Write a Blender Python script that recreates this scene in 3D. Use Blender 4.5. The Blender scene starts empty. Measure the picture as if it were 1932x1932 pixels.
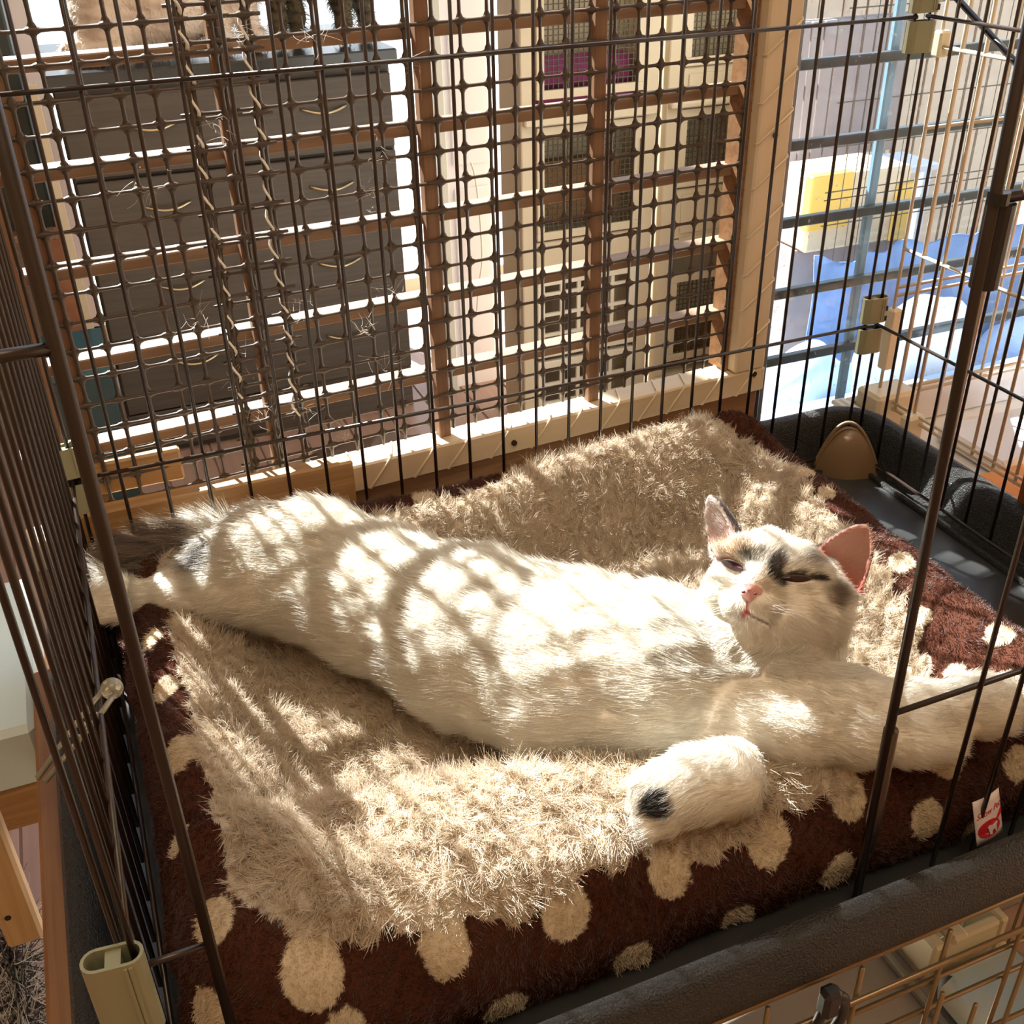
import bpy, math, random
import numpy as np
from mathutils import Vector, Matrix
D = bpy.data
SC = bpy.context.scene
COL = SC.collection
random.seed(7)
RNG = np.random.default_rng(7)
R = math.radians

# ------------------------------------------------------------------ camera, world, sun, exposure
CAM_POS = (-0.75514, -0.86215, 0.5835)
CAM_R = Vector((0.924706, -0.380182, -0.019489))
CAM_U = Vector((0.21402, 0.47685, 0.852531))
CAM_F = Vector((0.314823, 0.792512, -0.522313))
cam_d = D.cameras.new('camera'); cam = D.objects.new('camera', cam_d); COL.objects.link(cam)
cam_d.sensor_width = 36.0; cam_d.lens = 37.6313; cam_d.clip_start = 0.02; cam_d.clip_end = 60
m = Matrix((CAM_R, CAM_U, -CAM_F)).transposed().to_4x4(); m.translation = CAM_POS
cam.matrix_world = m
SC.camera = cam
SC.view_settings.view_transform = 'Standard'; SC.view_settings.look = 'None'
SC.view_settings.gamma = 1.0; SC.view_settings.use_curve_mapping = False
SC.view_settings.exposure = 0.1
SC.cycles.max_bounces = 8; SC.cycles.diffuse_bounces = 4; SC.cycles.glossy_bounces = 3
SC.cycles.transmission_bounces = 4; SC.cycles.transparent_max_bounces = 16
SC.cycles.sample_clamp_indirect = 6.0
SC.cycles.caustics_reflective = False; SC.cycles.caustics_refractive = False
SC.cycles_curves.shape = 'RIBBONS'; SC.cycles_curves.subdivisions = 2

world = D.worlds.new('sky'); SC.world = world; world.use_nodes = True
wn = world.node_tree.nodes; wl = world.node_tree.links
bg = wn['Background']; bg.inputs['Strength'].default_value = 1.7
tc = wn.new('ShaderNodeTexCoord'); sx = wn.new('ShaderNodeSeparateXYZ'); cr = wn.new('ShaderNodeValToRGB')
wl.new(tc.outputs['Generated'], sx.inputs[0]); wl.new(sx.outputs['Z'], cr.inputs[0]); wl.new(cr.outputs[0], bg.inputs['Color'])
cr.color_ramp.elements[0].position = 0.0; cr.color_ramp.elements[0].color = (1.0, 0.99, 0.97, 1)
cr.color_ramp.elements[1].position = 0.8; cr.color_ramp.elements[1].color = (0.62, 0.78, 1.0, 1)

SUN_AZ, SUN_EL = R(18.0), R(45.0)
tr = Vector((math.sin(SUN_AZ) * math.cos(SUN_EL), -math.cos(SUN_AZ) * math.cos(SUN_EL), -math.sin(SUN_EL)))
sd = D.lights.new('sun', 'SUN'); sun = D.objects.new('sun', sd); COL.objects.link(sun)
sd.energy = 26; sd.angle = R(0.55); sd.color = (1.0, 0.965, 0.89)
sun.rotation_mode = 'QUATERNION'; sun.rotation_quaternion = tr.to_track_quat('-Z', 'Y'); sun.location = (-1, 3, 3)
# warm fill light added above and behind the camera, not a fixture of the room
ld = D.lights.new('warm_fill_light', 'AREA'); lamp = D.objects.new('warm_fill_light', ld); COL.objects.link(lamp)
ld.shape = 'RECTANGLE'; ld.size = 1.6; ld.size_y = 1.2; ld.energy = 23; ld.color = (1.0, 0.83, 0.60)
lamp.location = (-0.7, -1.2, 2.60)

# ------------------------------------------------------------------ materials
MATS = {}
def mat(name, col, rough=0.5, metal=0.0, spec=0.5, noise=None, bump=None, sub=0.0, coat=0.0, attr=None):
    """noise=(scale, dark colour, amount); bump=(scale, strength, distance)"""
    m = D.materials.new(name); m.use_nodes = True; MATS[name] = m
    n = m.node_tree.nodes; l = m.node_tree.links; b = n['Principled BSDF']
    b.inputs['Base Color'].default_value = (*col, 1); b.inputs['Roughness'].default_value = rough
    b.inputs['Metallic'].default_value = metal; b.inputs['Specular IOR Level'].default_value = spec
    if coat: b.inputs['Coat Weight'].default_value = coat
    t = n.new('ShaderNodeTexCoord')
    src = None
    if attr:
        a = n.new('ShaderNodeAttribute'); a.attribute_name = attr; src = a.outputs['Color']
    if noise:
        nz = n.new('ShaderNodeTexNoise'); nz.inputs['Scale'].default_value = noise[0]; nz.inputs['Detail'].default_value = 6
        l.new(t.outputs['Object'], nz.inputs['Vector'])
        mx = n.new('ShaderNodeMix'); mx.data_type = 'RGBA'
        mr = n.new('ShaderNodeMapRange'); mr.inputs[1].default_value = 0.35; mr.inputs[2].default_value = 0.75
        mr.inputs[4].default_value = noise[2]
        l.new(nz.outputs['Fac'], mr.inputs[0]); l.new(mr.outputs[0], mx.inputs[0])
        if src: l.new(src, mx.inputs[6])
        else: mx.inputs[6].default_value = (*col, 1)
        mx.inputs[7].default_value = (*noise[1], 1); src = mx.outputs[2]
    if src: l.new(src, b.inputs['Base Color'])
    if bump:
        nb = n.new('ShaderNodeTexNoise'); nb.inputs['Scale'].default_value = bump[0]; nb.inputs['Detail'].default_value = 4
        l.new(t.outputs['Object'], nb.inputs['Vector'])
        bp = n.new('ShaderNodeBump'); bp.inputs['Strength'].default_value = bump[1]; bp.inputs['Distance'].default_value = bump[2]
        l.new(nb.outputs['Fac'], bp.inputs['Height']); l.new(bp.outputs[0], b.inputs['Normal'])
    return m

def wood(name, c1, c2, axis=0, rough=0.55, scale=1.0):
    m = D.materials.new(name); m.use_nodes = True; MATS[name] = m
    n = m.node_tree.nodes; l = m.node_tree.links; b = n['Principled BSDF']; b.inputs['Roughness'].default_value = rough
    t = n.new('ShaderNodeTexCoord'); mp = n.new('ShaderNodeMapping')
    s = [60 * scale] * 3; s[axis] = 3.0 * scale; mp.inputs['Scale'].default_value = s
    nz = n.new('ShaderNodeTexNoise'); nz.inputs['Scale'].default_value = 1.6; nz.inputs['Detail'].default_value = 8; nz.inputs['Distortion'].default_value = 1.2
    cr = n.new('ShaderNodeValToRGB'); cr.color_ramp.elements[0].position = 0.32; cr.color_ramp.elements[1].position = 0.68
    cr.color_ramp.elements[0].color = (*c2, 1); cr.color_ramp.elements[1].color = (*c1, 1)
    bp = n.new('ShaderNodeBump'); bp.inputs['Strength'].default_value = 0.15; bp.inputs['Distance'].default_value = 0.001
    l.new(t.outputs['Object'], mp.inputs[0]); l.new(mp.outputs[0], nz.inputs['Vector']); l.new(nz.outputs['Fac'], cr.inputs[0])
    l.new(cr.outputs[0], b.inputs['Base Color']); l.new(nz.outputs['Fac'], bp.inputs['Height']); l.new(bp.outputs[0], b.inputs['Normal'])
    return m

def fibre(name, attr='col', trans=0.4, gloss=0.06, rough=0.35):
    m = D.materials.new(name); m.use_nodes = True; MATS[name] = m
    n = m.node_tree.nodes; l = m.node_tree.links; n.remove(n['Principled BSDF'])
    a = n.new('ShaderNodeAttribute'); a.attribute_name = attr
    d = n.new('ShaderNodeBsdfDiffuse'); t = n.new('ShaderNodeBsdfTranslucent'); g = n.new('ShaderNodeBsdfGlossy')
    g.inputs['Roughness'].default_value = rough
    l.new(a.outputs['Color'], d.inputs[0]); l.new(a.outputs['Color'], t.inputs[0])
    m1 = n.new('ShaderNodeMixShader'); m1.inputs[0].default_value = trans; m2 = n.new('ShaderNodeMixShader'); m2.inputs[0].default_value = gloss
    l.new(d.outputs[0], m1.inputs[1]); l.new(t.outputs[0], m1.inputs[2]); l.new(m1.outputs[0], m2.inputs[1]); l.new(g.outputs[0], m2.inputs[2])
    l.new(m2.outputs[0], n['Material Output'].inputs['Surface'])
    return m

def glass(name, tint=(0.93, 0.97, 1.0), gl=0.12, dirt=0.06):
    m = D.materials.new(name); m.use_nodes = True; MATS[name] = m
    n = m.node_tree.nodes; l = m.node_tree.links; n.remove(n['Principled BSDF'])
    tr = n.new('ShaderNodeBsdfTransparent'); tr.inputs[0].default_value = (*tint, 1)
    g = n.new('ShaderNodeBsdfGlossy'); g.inputs['Roughness'].default_value = 0.02
    lw = n.new('ShaderNodeLayerWeight'); pw = n.new('ShaderNodeMath'); pw.operation = 'POWER'; pw.inputs[1].default_value = 4.0
    f = n.new('ShaderNodeMath'); f.operation = 'MULTIPLY_ADD'; f.inputs[1].default_value = 0.5; f.inputs[2].default_value = 0.02
    l.new(lw.outputs['Facing'], pw.inputs[0]); l.new(pw.outputs[0], f.inputs[0])
    m1 = n.new('ShaderNodeMixShader'); l.new(f.outputs[0], m1.inputs[0]); l.new(tr.outputs[0], m1.inputs[1]); l.new(g.outputs[0], m1.inputs[2])
    d = n.new('ShaderNodeBsdfDiffuse'); d.inputs[0].default_value = (0.8, 0.85, 0.9, 1)
    nz = n.new('ShaderNodeTexNoise'); nz.inputs['Scale'].default_value = 130; nz.inputs['Detail'].default_value = 3
    tc = n.new('ShaderNodeTexCoord'); l.new(tc.outputs['Object'], nz.inputs['Vector'])
    mr = n.new('ShaderNodeMapRange'); mr.inputs[1].default_value = 0.66; mr.inputs[2].default_value = 0.74; mr.inputs[3].default_value = dirt * 0.4; mr.inputs[4].default_value = dirt * 6
    l.new(nz.outputs['Fac'], mr.inputs[0])
    m2 = n.new('ShaderNodeMixShader'); l.new(mr.outputs[0], m2.inputs[0]); l.new(m1.outputs[0], m2.inputs[1]); l.new(d.outputs[0], m2.inputs[2])
    l.new(m2.outputs[0], n['Material Output'].inputs['Surface'])
    return m

WIRE = mat('brown_wire', (0.030, 0.016, 0.011), 0.30, 0.0, 0.6, noise=(60, (0.016, 0.009, 0.006), 0.8))
WIRE2 = mat('dark_frame_wire', (0.024, 0.013, 0.009), 0.33, 0.0, 0.5)
NET = mat('brown_net_plastic', (0.080, 0.055, 0.040), 0.38, 0.0, 0.5, noise=(90, (0.05, 0.032, 0.022), 0.8))
CLIP = mat('olive_clip_plastic', (0.30, 0.30, 0.19), 0.4, 0.0, 0.5)
DARKHOLE = mat('dark_slot', (0.02, 0.015, 0.01), 0.7)
BLACK = mat('black_plastic', (0.018, 0.016, 0.015), 0.35, 0, 0.5)
TRAY = mat('grained_black_plastic', (0.022, 0.020, 0.017), 0.33, 0, 0.55, bump=(650, 1.0, 0.004))
TRAYFLOOR = mat('smooth_tray_floor', (0.034, 0.033, 0.032), 0.30, 0, 0.5, noise=(25, (0.020, 0.019, 0.018), 0.6))
BRACKET = mat('tan_bracket_plastic', (0.20, 0.13, 0.07), 0.35, 0, 0.5)
PINE = wood('pine', (0.50, 0.30, 0.13), (0.34, 0.18, 0.07), 0)
SLATW = wood('brown_slat_wood', (0.33, 0.20, 0.115), (0.24, 0.14, 0.08), 0)
BATTW = wood('brown_batten_wood', (0.27, 0.15, 0.085), (0.19, 0.10, 0.055), 2)
CREAMW = wood('cream_painted_board', (0.74, 0.60, 0.42), (0.68, 0.54, 0.37), 0, 0.5, 0.5)
CREAMV = wood('cream_painted_post', (0.74, 0.60, 0.42), (0.68, 0.54, 0.37), 2, 0.5, 0.5)
SILLW = wood('brown_sill_wood', (0.30, 0.15, 0.06), (0.2, 0.09, 0.035), 0)
CORD = mat('cream_cord', (0.80, 0.68, 0.50), 0.6)
STRING = mat('white_string', (0.92, 0.89, 0.82), 0.8)
HAIRM = mat('loose_hair', (0.75, 0.68, 0.58), 0.6)
SCREW = mat('dark_screw', (0.08, 0.05, 0.03), 0.4, 0.8)
CABW = wood('black_cabinet_wood', (0.095, 0.080, 0.064), (0.070, 0.056, 0.045), 0, 0.5)
CABTOP = mat('glossy_cabinet_top', (0.03, 0.032, 0.034), 0.18)
HANDLE = mat('brass_handle', (0.55, 0.46, 0.30), 0.3, 0.9)
WALL = mat('white_wall', (0.78, 0.74, 0.68), 0.8, noise=(6, (0.70, 0.66, 0.60), 0.5))
WALLW = mat('warm_wall', (0.62, 0.45, 0.28), 0.85, noise=(5, (0.5, 0.34, 0.2), 0.5))
CEIL = mat('ceiling_paper', (0.72, 0.62, 0.48), 0.9)
FLOORM = wood('floor_boards', (0.46, 0.30, 0.24), (0.38, 0.23, 0.18), 1, 0.4, 0.4)
LILAC = mat('lilac_white_door', (0.85, 0.82, 0.90), 0.6)
CREAMP = mat('cream_cabinet_paint', (0.62, 0.53, 0.38), 0.5)
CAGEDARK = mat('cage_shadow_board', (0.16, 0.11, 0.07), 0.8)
SHELFB = mat('pale_shelf_back', (0.50, 0.43, 0.30), 0.8, noise=(14, (0.36, 0.30, 0.2), 0.6))
MESHW = mat('dark_fine_mesh', (0.07, 0.055, 0.03), 0.6)
WHITEW = mat('white_wire', (0.75, 0.70, 0.58), 0.35)
CREAMC = mat('cream_cage_wire', (0.66, 0.56, 0.40), 0.35)
CREAMPL = mat('cream_cage_plastic', (0.72, 0.64, 0.46), 0.4)
WHITEPL = mat('white_tray_plastic', (0.80, 0.80, 0.78), 0.4)
MAGENTA = mat('magenta_cloth', (0.34, 0.05, 0.20), 0.9, noise=(30, (0.18, 0.03, 0.1), 0.8))
ALU = mat('dark_teal_metal', (0.055, 0.075, 0.08), 0.35, 0.6)
ALULIGHT = mat('dark_bronze_frame', (0.05, 0.042, 0.04), 0.35, 0.4)
GLASS = glass('window_glass')
PANE = glass('partition_glass', (0.90, 0.95, 1.0), dirt=0.07)
REDW = wood('red_brown_board', (0.30, 0.085, 0.028), (0.22, 0.055, 0.02), 2)
TAN = mat('tan_siding', (0.62, 0.47, 0.33), 0.7, noise=(8, (0.5, 0.37, 0.27), 0.6))
GREYP = mat('grey_brown_panel', (0.32, 0.26, 0.24), 0.7, noise=(9, (0.24, 0.2, 0.2), 0.6))
YELLOW = mat('yellow_plastic', (0.85, 0.50, 0.08), 0.4)
TANBOX = mat('tan_box', (0.74, 0.56, 0.34), 0.6)
BLUE = mat('blue_sheet', (0.16, 0.27, 0.48), 0.55, noise=(7, (0.07, 0.14, 0.28), 0.9))
LBLUE = mat('light_blue_cloth', (0.42, 0.56, 0.80), 0.7, noise=(6, (0.62, 0.72, 0.88), 0.8))
WHITEC = mat('white_cloth', (0.86, 0.88, 0.90), 0.8, noise=(5, (0.7, 0.75, 0.82), 0.4))
BLUEPOST = mat('blue_post_paint', (0.30, 0.48, 0.62), 0.5)
CONC = mat('terrace_concrete', (0.55, 0.53, 0.50), 0.9, noise=(12, (0.42, 0.4, 0.38), 0.7))
PALEBOARD = mat('pale_blue_panel', (0.62, 0.74, 0.74), 0.6)
GREYFLOOR = mat('grey_beige_board', (0.46, 0.39, 0.30), 0.6, noise=(18, (0.36, 0.3, 0.22), 0.6))
PATT = mat('blue_white_cloth', (0.62, 0.78, 0.84), 0.8, noise=(16, (0.85, 0.80, 0.68), 0.95))
BEIGEW = mat('bronze_wire', (0.26, 0.175, 0.09), 0.3, 0.5)
TEAL = mat('teal_crate', (0.008, 0.035, 0.04), 0.5)
BAG = mat('brown_bag', (0.14, 0.08, 0.055), 0.6, noise=(20, (0.07, 0.04, 0.03), 0.7))
SILVER = mat('silver_tin', (0.55, 0.55, 0.57), 0.3, 0.8)
CLEAR = D.materials.new('clear_peg_plastic'); CLEAR.use_nodes = True
_b = CLEAR.node_tree.nodes['Principled BSDF']; _b.inputs['Base Color'].default_value = (0.92, 0.9, 0.72, 1); _b.inputs['Transmission Weight'].default_value = 0.75; _b.inputs['Roughness'].default_value = 0.12
FUR = fibre('cat_fur_fibre', trans=0.45, gloss=0.05)
PLUSH = fibre('bed_pile_fibre', trans=0.35, gloss=0.05)
SKIN = mat('cat_coat', (0.85, 0.82, 0.76), 0.8, 0, 0.2, attr='col')
BEDM = mat('bed_fabric', (0.5, 0.4, 0.3), 0.95, 0, 0.1, attr='col', bump=(500, 0.4, 0.002))

# ------------------------------------------------------------------ object helpers
def tag(o, label=None, cat=None, group=None, kind=None):
    if label: o['label'] = label
    if cat: o['category'] = cat
    if group: o['group'] = group
    if kind: o['kind'] = kind
    return o
def empty(name, loc, label, cat, group=None, rz=0.0):
    o = D.objects.new(name, None); COL.objects.link(o); o.location = loc; o.rotation_euler = (0, 0, rz)
    o.empty_display_size = 0.05
    return tag(o, label, cat, group)
def wmat(o):
    M = Matrix.LocRotScale(o.location, o.rotation_euler, o.scale)
    return (wmat(o.parent) @ o.matrix_parent_inverse @ M) if o.parent else M
def adopt(o, parent, local=False):
    """parent o; unless local, its coordinates stay world coordinates"""
    if parent is not None:
        o.parent = parent
        if not local: o.matrix_parent_inverse = wmat(parent).inverted()
    return o
class MB:
    def __init__(s): s.v = []; s.f = []; s.n = 0
    def add(s, v, f):
        s.v.append(np.asarray(v, float)); s.f += [tuple(i + s.n for i in q) for q in f]; s.n += len(v); return s
    def box(s, x0, x1, y0, y1, z0, z1, b=0.0):
        if b <= 0:
            v = [(x, y, z) for x in (x0, x1) for y in (y0, y1) for z in (z0, z1)]
            return s.add(v, [(0, 1, 3, 2), (4, 6, 7, 5), (0, 4, 5, 1), (2, 3, 7, 6), (0, 2, 6, 4), (1, 5, 7, 3)])
        # chamfered box
        v = []; idx = {}
        X, Y, Z = (x0, x1), (y0, y1), (z0, z1)
        for i in (0, 1):
            for j in (0, 1):
                for k in (0, 1):
                    sx, sy, sz = (1 - 2 * i) * b, (1 - 2 * j) * b, (1 - 2 * k) * b
                    idx[i, j, k] = len(v)
                    v += [(X[i], Y[j] + sy, Z[k] + sz), (X[i] + sx, Y[j], Z[k] + sz), (X[i] + sx, Y[j] + sy, Z[k])]
        f = []
        for i in (0, 1):
            q = [idx[i, 0, 0], idx[i, 1, 0], idx[i, 1, 1], idx[i, 0, 1]]; f.append(q if i else q[::-1])
            q = [idx[0, i, 0] + 1, idx[1, i, 0] + 1, idx[1, i, 1] + 1, idx[0, i, 1] + 1]; f.append(q[::-1] if i else q)
            q = [idx[0, 0, i] + 2, idx[1, 0, i] + 2, idx[1, 1, i] + 2, idx[0, 1, i] + 2]; f.append(q if i else q[::-1])
        for i in (0, 1):
            for j in (0, 1):
                a, c = idx[i, j, 0], idx[i, j, 1]; f.append((a, a + 1, c + 1, c))
                a, c = idx[i, 0, j], idx[i, 1, j]; f.append((a, a + 2, c + 2, c))
                a, c = idx[0, i, j], idx[1, i, j]; f.append((a + 1, a + 2, c + 2, c + 1))
        for k in idx.values(): f.append((k, k + 1, k + 2))
        return s.add(v, f)
    def tube(s, pts, r, n=8, caps=True):
        P = np.asarray(pts, float); rr = np.full(len(P), r) if np.isscalar(r) else np.asarray(r, float)
        T = np.gradient(P, axis=0); T /= np.linalg.norm(T, axis=1)[:, None] + 1e-12
        a = np.array([0, 0, 1.0]) if abs(T[0][2]) < 0.9 else np.array([1.0, 0, 0])
        v = []
        U = np.cross(T[0], a); U /= np.linalg.norm(U)
        for i in range(len(P)):
            U = U - T[i] * (U @ T[i]); U /= np.linalg.norm(U) + 1e-12; W = np.cross(T[i], U)
            for k in range(n):
                an = 2 * math.pi * k / n; v.append(P[i] + rr[i] * (math.cos(an) * U + math.sin(an) * W))
        f = [(i * n + k, i * n + (k + 1) % n, (i + 1) * n + (k + 1) % n, (i + 1) * n + k) for i in range(len(P) - 1) for k in range(n)]
        if caps: f += [tuple(range(n))[::-1], tuple((len(P) - 1) * n + k for k in range(n))]
        return s.add(v, f)
    def prism(s, poly, z0, z1, M=None):
        n = len(poly); v = [(x, y, z0) for x, y in poly] + [(x, y, z1) for x, y in poly]
        if M is not None: v = [tuple(M @ Vector(p)) for p in v]
        return s.add(v, [tuple(range(n))[::-1], tuple(range(n, 2 * n))] + [(i, (i + 1) % n, n + (i + 1) % n, n + i) for i in range(n)])
    def ellipsoid(s, c, r, nu=20, nv=12, M=None):
        v = []
        for j in range(nv + 1):
            t = math.pi * j / nv
            for i in range(nu):
                p = 2 * math.pi * i / nu; q = Vector((r[0] * math.sin(t) * math.cos(p), r[1] * math.sin(t) * math.sin(p), r[2] * math.cos(t)))
                if M is not None: q = M @ q
                v.append((q[0] + c[0], q[1] + c[1], q[2] + c[2]))
        f = [(j * nu + i, (j + 1) * nu + i, (j + 1) * nu + (i + 1) % nu, j * nu + (i + 1) % nu) for j in range(nv) for i in range(nu)]
        return s.add(v, f)
    def mesh(s, name, m=None, smooth=False):
        me = D.meshes.new(name); me.from_pydata([tuple(p) for p in np.concatenate(s.v)], [], s.f)
        if m: me.materials.append(m)
        if smooth: me.shade_smooth()
        me.validate(); me.update(); return me
    def build(s, name, m, parent=None, smooth=False, local=False):
        o = D.objects.new(name, s.mesh(name, m, smooth)); COL.objects.link(o); return adopt(o, parent, local)
def inst(name, me, parent, loc=(0, 0, 0), rot=(0, 0, 0), local=False, sc=None):
    o = D.objects.new(name, me); COL.objects.link(o); o.location = loc; o.rotation_euler = rot
    if sc: o.scale = sc
    return adopt(o, parent, local)
def npmesh(name, V, Q, m, parent=None, smooth=True, col=None, loc=None):
    me = D.meshes.new(name); V = np.asarray(V, np.float32); Q = np.asarray(Q, np.int32)
    me.vertices.add(len(V)); me.vertices.foreach_set('co', V.ravel())
    k = Q.shape[1]
    me.loops.add(Q.size); me.loops.foreach_set('vertex_index', Q.ravel())
    me.polygons.add(len(Q)); me.polygons.foreach_set('loop_start', np.arange(0, Q.size, k, dtype=np.int32))
    me.polygons.foreach_set('loop_total', np.full(len(Q), k, np.int32)); me.update(calc_edges=True)
    if col is not None:
        a = me.color_attributes.new('col', 'FLOAT_COLOR', 'POINT'); c4 = np.ones((len(V), 4), np.float32); c4[:, :3] = col
        a.data.foreach_set('color', c4.ravel())
    if smooth: me.shade_smooth()
    me.materials.append(m)
    o = D.objects.new(name, me); COL.objects.link(o); return adopt(o, parent)

# ------------------------------------------------------------------ implicit surfaces (bodies, bed)
def sd_capsule(P, a, b, ra, rb):
    a = np.asarray(a); b = np.asarray(b); ba = b - a; pa = P - a
    t = np.clip(pa @ ba / (ba @ ba), 0, 1); return np.linalg.norm(pa - t[:, None] * ba, axis=1) - (ra + (rb - ra) * t)
def sd_ell(P, c, r, M=None):
    q = P - np.asarray(c)
    if M is not None: q = q @ M
    r = np.asarray(r); k0 = np.linalg.norm(q / r, axis=1); k1 = np.linalg.norm(q / (r * r), axis=1) + 1e-9
    return k0 * (k0 - 1) / k1
def smin(a, b, k):
    h = np.clip(0.5 + 0.5 * (b - a) / k, 0, 1); return b + (a - b) * h - k * h * (1 - h)
def smax(a, b, k): return -smin(-a, -b, k)
def chain_sdf(P, nodes, k=0.01):
    d = None
    for a, b in zip(nodes[:-1], nodes[1:]):
        c = sd_capsule(P, a[:3], b[:3], a[3], b[3]); d = c if d is None else smin(d, c, k)
    return d
def surface_nets(fn, lo, hi, h, B=8):
    lo = np.asarray(lo, float); n = (np.ceil((np.asarray(hi) - lo) / h / B).astype(int)) * B
    nb = n // B
    bi = np.stack(np.meshgrid(*[np.arange(k) for k in nb], indexing='ij'), -1).reshape(-1, 3)
    bc = lo + (bi * B + (B - 1) / 2) * h; d = fn(bc); act = np.abs(d) < B * h * 1.15
    F = np.repeat(np.repeat(np.repeat(np.where(d < 0, -1.0, 1.0).astype(np.float32).reshape(nb), B, 0), B, 1), B, 2)
    off = np.stack(np.meshgrid(*[np.arange(B)] * 3, indexing='ij'), -1).reshape(-1, 3)
    A = bi[act]
    for s in range(0, len(A), 1500):
        g = (A[s:s + 1500, None, :] * B + off[None]).reshape(-1, 3)
        F[g[:, 0], g[:, 1], g[:, 2]] = fn(lo + g * h)
    S = F < 0
    c = [S[i:n[0] - 1 + i, j:n[1] - 1 + j, k:n[2] - 1 + k] for i in (0, 1) for j in (0, 1) for k in (0, 1)]
    sm = sum(x.astype(np.int8) for x in c); cell = np.argwhere((sm > 0) & (sm < 8))
    idx = -np.ones(S.shape, np.int32); idx[cell[:, 0], cell[:, 1], cell[:, 2]] = np.arange(len(cell))
    acc = np.zeros((len(cell), 3)); cnt = np.zeros(len(cell))
    cs = [(i, j, k) for i in (0, 1) for j in (0, 1) for k in (0, 1)]
    for a in cs:
        for ax in range(3):
            if a[ax]: continue
            b = list(a); b[ax] = 1; ia = cell + a; ib = cell + b
            fa = F[ia[:, 0], ia[:, 1], ia[:, 2]]; fb = F[ib[:, 0], ib[:, 1], ib[:, 2]]; mk = (fa < 0) != (fb < 0)
            t = fa / np.where(mk, fa - fb, 1); p = np.array(a, float) + np.zeros((len(cell), 3)); p[:, ax] += t
            acc[mk] += p[mk]; cnt[mk] += 1
    V = lo + (cell + acc / cnt[:, None]) * h
    Q = []
    for ax in range(3):
        u, w = (ax + 1) % 3, (ax + 2) % 3
        sl0 = [slice(None)] * 3; sl1 = [slice(None)] * 3; sl0[ax] = slice(0, -1); sl1[ax] = slice(1, None)
        s0 = S[tuple(sl0)]; s1 = S[tuple(sl1)]; e = np.argwhere(s0 != s1); e = e[(e[:, u] > 0) & (e[:, w] > 0)]
        du = np.zeros(3, int); du[u] = 1; dw = np.zeros(3, int); dw[w] = 1
        g = [e - du - dw, e - dw, e, e - du]; q = np.stack([idx[x[:, 0], x[:, 1], x[:, 2]] for x in g], 1)
        fl = ~s0[e[:, 0], e[:, 1], e[:, 2]]; q[fl] = q[fl][:, ::-1]; Q.append(q)
    Q = np.concatenate(Q); Q = Q[(Q >= 0).all(1)]
    return V, Q
def vnormals(fn, P, e=0.0008):
    g = np.stack([fn(P + d) - fn(P - d) for d in np.eye(3) * e], 1); return g / (np.linalg.norm(g, axis=1)[:, None] + 1e-9)
def sample(V, Q, n, keep=None):
    T = np.concatenate([Q[:, [0, 1, 2]], Q[:, [0, 2, 3]]]); a = V[T[:, 0]]; b = V[T[:, 1]]; c = V[T[:, 2]]
    if keep is not None:
        k = keep((a + b + c) / 3); a, b, c = a[k], b[k], c[k]
    ar = np.linalg.norm(np.cross(b - a, c - a), axis=1); t = RNG.choice(len(ar), n, p=ar / ar.sum())
    r1 = np.sqrt(RNG.random(n))[:, None]; r2 = RNG.random(n)[:, None]
    return a[t] * (1 - r1) + b[t] * r1 * (1 - r2) + c[t] * r1 * r2
def unit(v): return v / (np.linalg.norm(v, axis=-1, keepdims=True) + 1e-9)
def hair(name, P, d0, d1, L, rad, col, m, parent, segs=4):
    n = len(P); t = np.linspace(0, 1, segs)[None, :, None]; L = L[:, None, None]
    X = P[:, None, :] + L * (t * d0[:, None, :] + t * t * d1[:, None, :])
    hc = D.hair_curves.new(name); hc.add_curves([segs] * n)
    hc.attributes['position'].data.foreach_set('vector', X.astype(np.float32).ravel()) if 'position' in hc.attributes else hc.position_data.foreach_set('vector', X.astype(np.float32).ravel())
    ra = hc.attributes.get('radius') or hc.attributes.new('radius', 'FLOAT', 'POINT')
    rr = np.repeat(np.broadcast_to(rad, n)[:, None], segs, 1) * np.linspace(1, 0.25, segs)[None]
    ra.data.foreach_set('value', rr.astype(np.float32).ravel())
    ca = hc.attributes.new('col', 'FLOAT_COLOR', 'CURVE'); c4 = np.ones((n, 4), np.float32); c4[:, :3] = col
    ca.data.foreach_set('color', c4.ravel())
    hc.materials.append(m)
    o = D.objects.new(name, hc); COL.objects.link(o); adopt(o, parent); o['kind'] = 'stuff'
    return o
def vnoise(P, s, seed=0):
    """cheap smooth noise, about -1..1"""
    r = np.random.default_rng(seed); out = 0
    for i in range(5):
        k = r.normal(size=3); k /= np.linalg.norm(k); out = out + np.sin((P @ k) * s * (1 + 0.45 * i) + r.random() * 6.28)
    return out / 2.6

# ------------------------------------------------------------------ the setting
FZ = -0.5
def struct(name, mb, m, parent=None):
    o = mb.build(name, m, parent)
    if parent is None: o['kind'] = 'structure'
    return o
fl = struct('floor', MB().prism([(-2.2, -2.4), (1.6, -2.4), (1.6, 0.13), (-0.07, 0.13), (0.70, 1.22), (0.70, 2.0), (-2.2, 2.0)], FZ - 0.05, FZ), FLOORM)
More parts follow.
